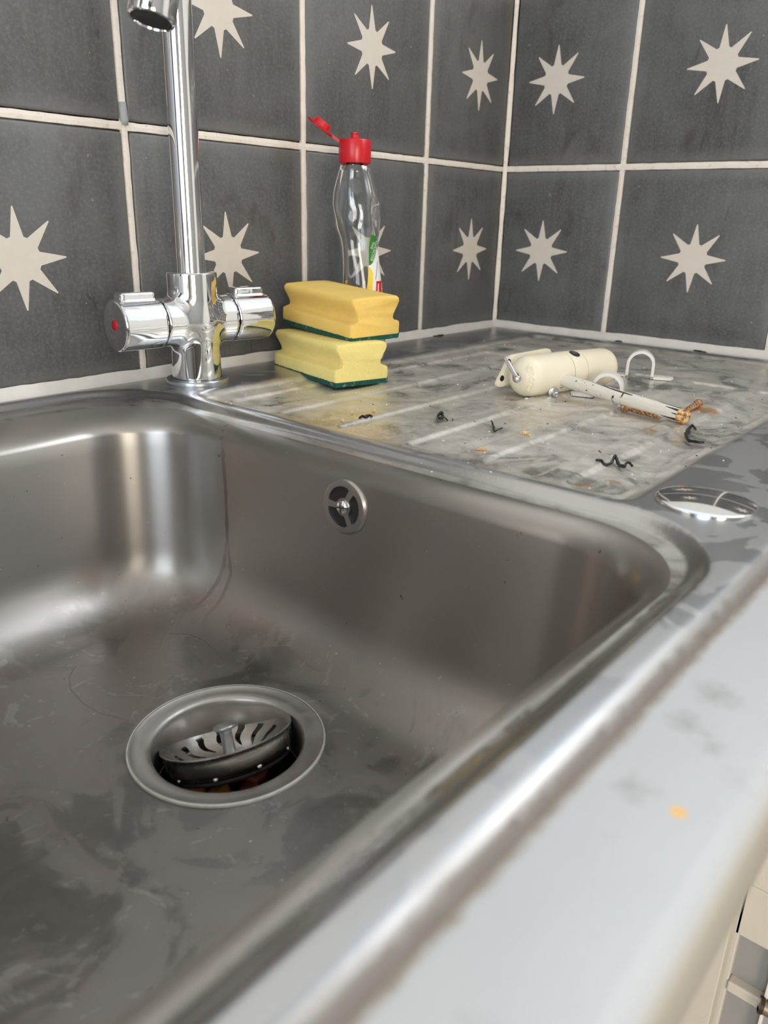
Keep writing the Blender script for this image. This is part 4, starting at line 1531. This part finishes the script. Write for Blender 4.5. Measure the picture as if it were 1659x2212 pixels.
# ------------------------------------------------------------------ sponges
def sponge(corner, L, Wd, Hh, rot, label, foam, pad_h=4.5, tilt=(0, 0)):
    """corner: front bottom corner; L runs away from the camera, W to the right"""
    Rz = Matrix.Rotation(rot, 4, 'Z')
    M4 = Matrix.Translation(corner) @ Matrix.Rotation(tilt[0], 4, 'X') @ Matrix.Rotation(tilt[1], 4, 'Y') @ Rz
    t = thing('sponge', label, 'sponge', tuple(corner), 'stacked washing-up sponges')
    t0, t1 = pad_h, Hh
    hh = t1 - t0
    # end profile: x across the width (0..W), y up. gripping grooves on both long sides
    half = [(0.4, 0), (0.0, 1.5), (0.0, hh * 0.26), (0.6, hh * 0.315), (3.0, hh * 0.345), (6.6, hh * 0.375), (8.2, hh * 0.42), (8.0, hh * 0.50), (6.6, hh * 0.60), (4.6, hh * 0.70), (2.6, hh * 0.80), (1.5, hh * 0.88), (2.0, hh * 0.95), (4.0, hh * 0.995), (7.0, hh)]
    prof = half + [(Wd * 0.3, hh * 1.01), (Wd * 0.5, hh * 1.015), (Wd * 0.7, hh * 1.01)] + [(Wd - x, y) for x, y in half[::-1]]
    n = len(prof)
    rg = random.Random(int(L * 10 + corner[2]))
    v = []
    ns = 26
    sl = [0, 0.6, 1.8] + [1.8 + (L - 3.6) * k / ns for k in range(1, ns)] + [L - 1.8, L - 0.6, L]
    for i, s_ in enumerate(sl):
        e = {0: 1.3, 1: 0.5, 2: 0.0}.get(min(i, len(sl) - 1 - i), 0.0)
        for x, y in prof:
            cx, cy = Wd / 2, hh / 2
            xx = x + (cx - x) / cx * e + rg.uniform(-.12, .12)
            yy = y + (cy - y) / cy * e * (0 if y < 1 else 1) + rg.uniform(-.1, .1)
            v.append((s_, -xx, t0 + yy))
    m_ = len(sl)
    f = [(i * n + k, i * n + (k + 1) % n, (i + 1) * n + (k + 1) % n, (i + 1) * n + k) for i in range(m_ - 1) for k in range(n)]
    f += [tuple(range(n - 1, -1, -1)), tuple(range((m_ - 1) * n, m_ * n))]
    obj('foam', xf(v, M4), [q[::-1] for q in f], foam, t, origin=corner, angle=50)
    # scouring pad with a fibrous uneven edge
    mb = MB()
    na, nb = 44, 28
    for zz in (0.0, pad_h + 0.3):
        for i in range(na + 1):
            for j in range(nb + 1):
                ex = 1.0 if i in (0, na) else 0
                ey = 1.0 if j in (0, nb) else 0
                jx = rg.uniform(-0.5, 0.5) * ex
                jy = rg.uniform(-0.5, 0.5) * ey
                mb.v.append((0.4 + (L - 0.8) * i / na + jx, -(0.5 + (Wd - 1.0) * j / nb) + jy, zz + (rg.uniform(-.35, .35) if zz else rg.uniform(0, .3))))
    N1 = (na + 1) * (nb + 1)
    g = lambda i, j: i * (nb + 1) + j
    for i in range(na):
        for j in range(nb):
            mb.f.append((g(i, j), g(i + 1, j), g(i + 1, j + 1), g(i, j + 1)))
            mb.f.append((N1 + g(i, j), N1 + g(i, j + 1), N1 + g(i + 1, j + 1), N1 + g(i + 1, j)))
    for i in range(na):
        for j, fl in ((0, 0), (nb, 1)):
            q = (g(i, j), g(i + 1, j), N1 + g(i + 1, j), N1 + g(i, j))
            mb.f.append(q[::-1] if not fl else q)
    for j in range(nb):
        for i, fl in ((0, 0), (na, 1)):
            q = (g(i, j), g(i, j + 1), N1 + g(i, j + 1), N1 + g(i, j))
            mb.f.append(q if not fl else q[::-1])
    mb.v = xf(mb.v, M4)
    p_ = mb.build('scouring_pad', M['scour'], t, origin=corner, angle=60)
    p_['label'] = 'dark green scouring pad'
    return t


sponge((-470, -138, 0.4), 113, 57, 37.5, 1.32, 'yellow washing-up sponge at the bottom of the stack, resting on the drainer', M['foam2'])
sponge((-446, -134, 36.5), 110, 57, 38.5, 1.40, 'yellow washing-up sponge on top of the other, tilted towards the bowl', M['foam'], tilt=(0.050, -0.030))

# ------------------------------------------------------------------ cream door closer lying on the drainer
PZ = -1.6
closer = thing('door_closer', 'cream plastic door closer cylinder lying on the drainer with rusty-tipped rod', 'door closer', (-322, -284, 0))
CA = Vector((-382, -265, 18 + PZ))
CD = Vector((110, -27.5, 0)).normalized()
CM = frame(CA, CD, (0, 0, 1))
R1 = 18.0
dome = [(4.4, 2.0)] + [(R1 * sin(radians(a)) if a < 90 else R1, 18 - 17 * cos(radians(a))) for a in range(18, 91, 6)]
barrel = dome + [(R1, 40), (R1, 57.0), (17.4, 57.6)]
v, f = lathe(barrel, 72, CM)
b1 = obj('barrel', v, [q[::-1] for q in f][::1], M['cream'], closer, angle=40)
v, f = lathe([(17.3, 58.0), (17.9, 58.4), (18.0, 59), (18.0, 74), (17.9, 74.6), (17.3, 75)], 72, CM)
col_ = obj('collar', v, f, M['cream'], closer, angle=40)
v, f = lathe([(17.3, 75.4), (17.9, 75.8), (17.8, 77), (17.2, 112), (16.4, 116.5), (14.0, 119.3), (10, 120.5), (0, 120.8)], 72, CM)
obj('end_cap', v, f, M['cream'], closer, angle=40)
v, f = lathe([(17.45, 57.2), (17.45, 58.4)], 72, CM)
v2, f2 = lathe([(17.45, 74.6), (17.45, 75.8)], 72, CM)
MB().add(v, f).add(v2, f2).build('seam', M['seam'], closer)
v, f = lathe([(4.5, 2.1), (4.2, 5.0), (0, 5.2)], 28, CM)
obj('screw_recess', v, f, M['seam'], b1)
# raised lettering round the dome
v, f = text_mesh('CLOSER', 6.4, 0.35)
xs_ = [p[0] for p in v]
out = []
vdir = Vector((-972, -612, 142)) - CA
vd = vdir - CD * vdir.dot(CD)
a_view = math.atan2(vd.dot(CM.col[1].to_3d()), vd.dot(CM.col[0].to_3d()))
for x, y, z in v:
    th = a_view + 0.15 - x / 12.5
    ph = radians(52) - y / 17.0                  # polar angle from the dome tip
    rr = 18.05 + (0.55 if z > 0 else -0.6)
    lr = (rr * sin(ph))
    out.append(tuple(CM @ Vector((lr * cos(th), lr * sin(th), 18 - (rr - 0.6) * cos(ph)))))
o = obj('embossed_lettering', out, f, M['cream'], b1, smooth=False)
# threaded hole on top of the collar
er_ = Vector((0, 0, 1)) * 0.93 + (Vector((-0.6, -0.75, 0)) - CD * Vector((-0.6, -0.75, 0)).dot(CD)).normalized() * 0.36
hp = CA + CD * 66.5 + er_.normalized() * 17.9
FMh = frame(hp, er_, CD)
v, f = lathe([(0, 0.12), (4.4, 0.12), (4.6, 0.3), (4.9, 0.25), (5.1, -0.1)], 32, FMh)
obj('oil_hole', v, f, M['dark'], col_)
mb = MB()
for k in range(3):
    mb.add(*tube([tuple(FMh @ Vector((3.6 * cos(a) * (1 - .1 * k), 1.5 - 1.6 * k + 1.3 * sin(a) , 0.4))) for a in [pi * 0.15 + pi * 0.7 * i / 8 for i in range(9)]], 0.22, 6))
mb.build('hole_thread', M['zinc'], col_)
# mounting plate behind the barrel
PM = Matrix(((CD.x, 0, -CD.y * -1, 0), (CD.y, 0, CD.x, 0), (0, 1, 0, 0), (0, 0, 0, 1)))
pdir = Vector((0.97, -0.20, 0)).normalized()
pn = Vector((-pdir.y, pdir.x, 0))                      # towards the back wall
if pn.y < 0:
    pn = -pn
PO = Vector((-363, -249.5, PZ))


def plate_pt(s_, z, d):
    return PO + pdir * s_ + Vector((0, 0, z)) + pn * d


outl = [(-16, 10), (-15.5, 7.5), (-13, 6.2), (6, 8), (50, 8), (60, 22), (50, 34.8), (47, 35.6), (2, 33.6), (-1.5, 32.5), (-3, 30.5)]
outl = outl[::-1]
n = len(outl)
mb = MB()
vv = [tuple(plate_pt(s_, z, d)) for d in (-1.5, 3.5) for s_, z in outl]
ff = [tuple(range(n - 1, -1, -1)), tuple(range(n, 2 * n))] + [(i, (i + 1) % n, n + (i + 1) % n, n + i) for i in range(n)]
mb.add(vv, [q for q in ff])
bm = bmesh.new()
bvs = [bm.verts.new(p) for p in mb.v]
for q in mb.f:
    bm.faces.new([bvs[i] for i in q])
bmesh.ops.recalc_face_normals(bm, faces=bm.faces[:])
bmesh.ops.bevel(bm, geom=bm.edges[:], offset=0.9, segments=2, affect='EDGES', profile=0.5)
bm.verts.index_update()
pv, pf = [tuple(p.co) for p in bm.verts], [tuple(q.index for q in fc.verts) for fc in bm.faces]
bm.free()
plate = obj('mounting_plate', pv, pf, M['cream'], closer, angle=40)
for s_, z in ((-4.5, 28.0), (-11.5, 14.2)):
    v, f = lathe([(0, 0.1), (2.5, 0.1), (2.7, -0.05)], 24, frame(plate_pt(s_, z, -1.5), -pn, (0, 0, 1)))
    obj('screw_hole', v, f, M['dark'], plate)
# rod through the collar
RA, RB = Vector((-343, -293, 14.5 + PZ)), Vector((-370.4, -412, 5.6 + PZ * 0.3))
RD = (RB - RA)
RL = RD.length
RMx = frame(RA, RD, (0, 0, 1))
rp = [(5.6, -14), (5.6, 0), (5.5, RL - 3), (5.3, RL - 1.4), (4.4, RL - 0.5), (2.0, RL), (0, RL)]
nro = 36
me_v, me_f = lathe(rp[:2] + [(5.6, RL * k / 12) for k in range(1, 12)] + rp[2:], nro)
me_f = [q[::-1] for q in me_f]
rod = obj('rod', me_v, [q[::-1] for q in me_f], M['rod'], None, angle=50)
rod.parent = closer
rod.matrix_local = Matrix.Translation(-Vector((-322, -284, 0)) * S) @ Matrix.Translation(RMx.translation * S) @ RMx.to_3x3().to_4x4()
v, f = lathe([(0, 0.2), (7.0, 0.2), (7.2, -0.8)], 28, frame(RA - RD.normalized() * 2.6 + Vector((0, 0, -.4)), RD))
obj('rod_hole', v, f, M['dark'], col_)

# loose screws, clips and bolts
def threaded(p0, p1, r, pitch, mb, n=14):
    p0, p1 = Vector(p0), Vector(p1)
    L_ = (p1 - p0).length
    F_ = frame(p0, p1 - p0)
    k = int(L_ / pitch)
    prof = []
    for i in range(k):
        z = i * pitch
        prof += [(r * 0.74, z), (r, z + pitch * 0.35), (r * 0.74, z + pitch * 0.7)]
    prof += [(r * 0.5, L_), (0, L_ + 1.0)]
    v, f = lathe([(0, 0)] + prof, n, F_)
    mb.add(v, f)


sh, st = Vector((-373.0, -262, 14.0)), Vector((-357.5, -240, 29.6))
sh = Vector((-398, -277.5, 19.2))
scr = thing('screw', 'long silver screw stuck through the plate of the cream door closer', 'screw', tuple(sh))
dirn = (plate_pt(-4.5, 28.0, 0.0) - sh).normalized()
mb = MB()
threaded(sh, plate_pt(-4.5, 28.0, 0.0) + dirn * 9, 2.0, 1.9, mb)
mb.build('shank', M['zinc'], scr, angle=15)
v, f = lathe([(0, -2.5), (1.3, -2.4), (2.5, -1.8), (3.1, -0.8), (3.2, 0.0), (2.0, 0.6), (0, 0.6)], 28, frame(sh, dirn))
obj('head', v, f, M['zinc'], scr, angle=50)
bt = Vector((-353.5, -288, 4.6 + PZ))
bdir = Vector((-0.55, -0.78, -0.16)).normalized()
hexs = thing('hex_bolt', 'short silver hex bolt lying against the front of the cream barrel', 'bolt', tuple(bt))
v, f = lathe([(0, 0.0), (4.2, 0.0), (4.6, 0.4), (4.6, 1.2), (4.0, 1.7), (0, 1.8)], 32, frame(bt + Vector((0, 0, 0.6)), bdir))
obj('washer', v, f, M['zinc'], hexs, angle=40)
v, f = lathe([(2.6, 1.6), (2.6, 5.6), (2.1, 6.4), (1.4, 6.5), (1.3, 5.8), (0, 5.8)], 6, frame(bt + Vector((0, 0, 0.2)), bdir))
obj('hex_head', v, f, M['zinc'], hexs, smooth=False)
s0 = Vector((-272, -297, 0.9 + PZ))
tack = thing('small_screw', 'small silver screw standing point up behind the cream rod', 'screw', tuple(s0))
v, f = lathe([(0, -0.9), (3.6, -0.9), (3.7, -0.3), (2.0, 0.9), (1.2, 1.4), (1.1, 6), (0.9, 9), (0, 11)], 24, frame(s0, (0.15, -0.05, 1)))
obj('screw_body', v, f, M['zinc'], tack, angle=40)


def bolt(name, head, tip, r, rh, label):
    head, tip = Vector(head), Vector(tip)
    t = thing(name, label, 'bolt', tuple(head), 'rusty bolts under the rod')
    d = (tip - head)
    L_ = d.length
    F_ = frame(head, d)
    v, f = lathe([(r, 1.5), (r * 1.02, L_ * .35), (r * 0.95, L_ * 0.7), (r * 0.9, L_ - 3), (r * 0.6, L_ - 1), (0, L_)], 20, F_)
    obj('shank', v, f, M['rust'], t, angle=40)
    v, f = lathe([(0, -2.2), (rh * 0.6, -2.2), (rh, -1.3), (rh, 1.2), (rh * .8, 2.0), (0, 2.0)], 12, F_)
    o = obj('bolt_head', v, f, M['rust'], t, angle=30)
    return t


bolt('rusty_bolt', (-357, -356.5, 3.9 + PZ * .6), (-368, -391, 2.1 - .3), 3.2, 4.9, 'rusty bolt lying along the near side of the cream rod')
bolt('rusty_bolt', (-304, -396.5, 3.6 - .5), (-344, -397.5, 1.7 - .5), 2.6, 3.8, 'rusty bolt sticking out behind the rusty tip of the rod')


def pipe_clip(pl, pr, width, arch_h, th, tabs, label, axis=None, lean=0.0):
    """saddle clip: feet at pl/pr (front edges), strap width towards the back"""
    pl, pr = Vector(pl), Vector(pr)
    ux = (pr - pl).normalized()
    uy = Vector((-ux.y, ux.x, 0))
    if uy.dot(Vector((0.72, 0.6, 0))) < 0:
        uy = -uy
    W_ = (pr - pl).length
    t = thing('pipe_clip', label, 'pipe clip', tuple((pl + pr) / 2), 'white pipe clips on the drainer')
    ro, ri = W_ / 2 + th * 0.5, W_ / 2 - th * 0.5
    hs_ = arch_h - ro
    def arc(r, z0):
        pts = [(-r, 0)] + [(-r * cos(radians(a)), z0 + r * sin(radians(a))) for a in range(0, 181, 9)] + [(r, 0)]
        return pts
    o_, i_ = arc(ro, hs_), arc(ri, hs_)
    c = (pl + pr) / 2
    def pt(x, z, d):
        return tuple(c + ux * x + uy * (d + lean * z) + Vector((0, 0, z)))
    mb = MB()
    n = len(o_)
    v = [pt(*o_[k], 0) for k in range(n)] + [pt(*i_[k], 0) for k in range(n)] + [pt(*o_[k], width) for k in range(n)] + [pt(*i_[k], width) for k in range(n)]
    f = []
    for k in range(n - 1):
        f += [(k, k + 1, n + k + 1, n + k), (2 * n + k, 3 * n + k, 3 * n + k + 1, 2 * n + k + 1), (k, 2 * n + k, 2 * n + k + 1, k + 1), (n + k, n + k + 1, 3 * n + k + 1, 3 * n + k)]
    f += [(0, n, 3 * n, 2 * n), (n - 1, 3 * n - 1, 4 * n - 1, 2 * n - 1)]
    mb.add(v, f)
    strap = mb.build('strap', M['clip'], t, angle=35)
    for sgn, tl in zip((-1, 1), tabs):
        pg = [(sgn * (ri), 0), (sgn * (ri), width)]
        e = ro + tl - width / 2
        pg += [(sgn * (e + width / 2 * sin(radians(a))), width / 2 + width / 2 * cos(radians(a))) for a in range(0, 181, 15)]
        vv = [pt(x, 0, d) for x, d in pg] + [pt(x, th, d) for x, d in pg]
        m_ = len(pg)
        ff = [tuple(range(m_ - 1, -1, -1)), tuple(range(m_, 2 * m_))] + [(i, (i + 1) % m_, m_ + (i + 1) % m_, m_ + i) for i in range(m_)]
        bm = bmesh.new()
        bvs = [bm.verts.new(p) for p in vv]
        for q in ff:
            bm.faces.new([bvs[i] for i in q])
        bmesh.ops.recalc_face_normals(bm, faces=bm.faces[:])
        bm.verts.index_update()
        tv, tf = [tuple(p.co) for p in bm.verts], [tuple(q.index for q in fc.verts) for fc in bm.faces]
        bm.free()
        tab = obj('tab', tv, tf, M['clip'], t, smooth=False)
        hc = c + ux * (sgn * e) + uy * (width / 2)
        v, f = lathe([(0, th + 0.1), (2.1, th + 0.1), (2.6, th + 0.02)], 20, Matrix.Translation(hc))
        obj('screw_hole', v, f, M['grime'], tab)
    return t


pipe_clip((-211, -292.5, PZ), (-202, -315, PZ), 12, 27, 2.7, (17, 19), 'white plastic pipe clip standing near the tiled side wall')
pipe_clip((-327, -312, PZ), (-319, -335, PZ), 12, 22.5, 2.7, (18, 12), 'white plastic pipe clip standing just behind the cream rod')

# ------------------------------------------------------------------ debris on the drainer
def curl(name, pts, r, label, z=1.2, seed=0, lift=2.0):
    rg = random.Random(seed)
    P = []
    for i in range(len(pts) - 1):
        a, b_ = Vector((*pts[i], 0)), Vector((*pts[i + 1], 0))
        n = max(2, int((b_ - a).length / 1.2))
        for k in range(n):
            t = k / n
            P.append(a.lerp(b_, t))
    P.append(Vector((*pts[-1], 0)))
    for _ in range(2):
        P = [P[0]] + [(P[i - 1] + P[i] * 2 + P[i + 1]) / 4 for i in range(1, len(P) - 1)] + [P[-1]]
    path, rad = [], []
    for i, p in enumerate(P):
        t = i / (len(P) - 1)
        path.append((p.x, p.y, PZ + r * 1.0 + 0.1 + lift * abs(sin(t * pi * 2.2 + seed))))
        rad.append(r * (0.55 + 0.45 * sin(pi * min(max(t, 0.08), 0.92))) * rg.uniform(0.8, 1.2))
    v, f = tube(path, rad, 8, True, 1.25)
    return tag(obj(name, v, f, M['black'], origin=(pts[0][0], pts[0][1], 0), angle=60), label, 'debris', 'black rubbery scraps')


curl('black_scrap', [(-537, -226), (-528, -222), (-532, -228), (-522, -223), (-526, -229)], 1.1, 'tangled black scrap nearest the sponges', seed=1, lift=1.2)
curl('black_scrap', [(-498, -270), (-487, -262.5), (-479.5, -261), (-488, -268), (-496, -271), (-492, -266)], 1.2, 'ring shaped black scrap in the middle of the drainer', seed=2, lift=1.6)
curl('black_scrap', [(-484, -267), (-493, -276.5), (-494, -280), (-487.6, -278), (-483.5, -273.6)], 0.6, 'thin black curl beside the ring shaped scrap', seed=3, lift=0.6)
curl('black_scrap', [(-470.6, -300.4), (-481.5, -309.4), (-493, -317.2), (-489, -318), (-484, -318.5)], 0.8, 'small forked black scrap before the cream door closer', seed=4, lift=1.2)
curl('black_scrap', [(-516, -408), (-511.5, -410), (-515.3, -413), (-510.4, -416), (-498, -412.5), (-506, -418), (-513, -424), (-515, -427), (-510, -425), (-505, -425), (-509, -429)], 1.0, 'long wavy black scrap nearest the chrome cap', seed=5, lift=2.4)
curl('black_scrap', [(-488.6, -396.7), (-492.3, -400.8)], 0.8, 'tiny straight black scrap above the wavy one', seed=6, lift=0.3)
curl('black_scrap', [(-384.5, -423.8), (-376, -418), (-391, -420), (-399, -424.3), (-406, -424), (-415, -429), (-419, -434.2), (-422.4, -440), (-419.7, -442)], 1.25, 'curled black scrap in front of the rusty rod tip', seed=7, lift=1.8)
curl('black_scrap', [(-160, -14), (-150, -17), (-140, -15)], 1.3, 'black scrap on the sealant below the back wall', seed=8, lift=0.4).location.z += 0.0042
curl('black_scrap', [(-16, -190), (-15, -199)], 1.3, 'short black scrap on the sealant right of the closer', seed=9, lift=0.3).location.z += 0.0042
curl('black_scrap', [(-14, -288), (-17, -296), (-18, -304)], 1.2, 'black scrap on the sealant near the photo right edge', seed=10, lift=0.4).location.z += 0.0042


def crumb(name, c, size, m, label, seed, cat='crumb', group='crumbs on the drainer'):
    rg = random.Random(seed)
    bm = bmesh.new()
    bmesh.ops.create_icosphere(bm, subdivisions=2, radius=1.0)
    for q in bm.verts:
        q.co *= rg.uniform(0.7, 1.2)
    R = Matrix.Rotation(rg.uniform(0, 6), 3, 'Z')
    v = [tuple(R @ Vector((q.co.x * size[0], q.co.y * size[1], q.co.z * size[2])) + Vector(c)) for q in bm.verts]
    zmin = min(p[2] for p in v)
    v = [(x, y, z - zmin + c[2]) for x, y, z in v]
    bm.verts.index_update()
    f = [tuple(q.index for q in fc.verts) for fc in bm.faces]
    bm.free()
    return tag(obj(name, v, f, m, origin=c, smooth=False), label, cat, group)


Zr = -0.1
crumb('crumb', (-485, -335, PZ), (2.6, 1.9, 1.2), M['crumb'], 'tan crumb at the back of the crumb cluster before the closer', 1)
crumb('crumb', (-487.5, -339.5, Zr), (2.7, 2.0, 1.3), M['crumb'], 'largest tan crumb in the cluster before the closer', 2)
crumb('crumb', (-489, -344, Zr), (1.7, 1.2, 0.9), M['crumb'], 'smallest tan crumb at the front of the cluster', 3)
crumb('crumb', (-522.7, -206, PZ), (1.7, 1.2, 1.0), M['crumb'], 'pale crumb between sponge and black scrap', 4)
crumb('crumb', (-552, -223, Zr), (1.4, 1.2, 1.0), M['crumb'], 'crumb on the ridge end nearest the bowl', 5)
crumb('crumb', (-512, -219, Zr), (1.6, 1.2, 1.3), M['crumb'], 'crumb right beside the tangled black scrap', 6)
crumb('crumb', (-541, -247, PZ), (1.5, 0.8, 0.4), M['splinter'], 'flat orange crumb before the tangled black scrap', 7)
crumb('crumb', (-406.5, -400.2, PZ), (1.8, 1.1, 0.7), M['whitebit'], 'pale chip on the rust stain before the rusty bolt', 8)
v, f = bevel_box(-1.0, 1.0, -3.2, 3.2, 0, 0.9, 0.25)
o = tag(obj('splinter', v, f, M['splinter'], smooth=False), 'short orange wood splinter on a drainer ridge', 'splinter')
o.location = (-0.5437, -0.340, 0.0002)
o.rotation_euler = (0, 0, 0.5)
crumb('white_chip', (-381, -266 - 12, PZ), (1.7, 1.4, 1.5), M['whitebit'], 'white chip under the dome of the closer', 9, 'chip', 'white chips')
mb = MB()
wpts = [(-482, -96), (-494.5, -93.2), (-139.7, -76.4), (-376.9, -297.2), (-595.9, -330.1), (-560.6, -426), (-517.4, -433), (-493.6, -408.6), (-444.9, -427.5), (-229.7, -375.8), (-292.6, -343.9), (-435.9, -241), (-487.5, -152.2), (-126.4, -97.5), (-500.8, -129.3), (-467, -470.4), (-496.3, -405.9), (-497, -412.7), (-247, -373.5), (-582, -355.2), (-600.6, -341.8), (-578.4, -389)]
rg = random.Random(11)
for _ in range(90):
    wpts.append((rg.uniform(-590, -120), rg.uniform(-450, -100)))
for x, y in wpts:
    s_ = rg.uniform(0.25, 0.75)
    h = float(deck_h(np.array([[x, y]]))[0])
    v, f = lathe([(0, -0.2), (s_, 0.1), (s_ * .8, s_ * .6), (0, s_ * .9)], 5, Matrix.Translation((x, y, h)))
    mb.add(v, f)
tag(mb.build('white_specks', M['whitebit'], smooth=False), 'tiny white specks scattered over the drainer', 'specks', kind='stuff')
mb = MB()
for x, y in [(-400.7, -303.1), (-548.6, -285.6), (-415.7, -446.6), (-426.1, -449.5), (-453.1, -449.3), (-320.1, -436.5), (-490, -455.4), (-505.2, -446.7)] + [(rg.uniform(-560, -200), rg.uniform(-450, -150)) for _ in range(40)]:
    s_ = rg.uniform(0.3, 0.8)
    h = float(deck_h(np.array([[x, y]]))[0])
    v, f = lathe([(0, -0.2), (s_, 0.1), (s_ * .8, s_ * .6), (0, s_ * .9)], 5, Matrix.Translation((x, y, h)))
    mb.add(v, f)
tag(mb.build('black_specks', M['black'], smooth=False), 'tiny black specks scattered over the drainer', 'specks', kind='stuff')
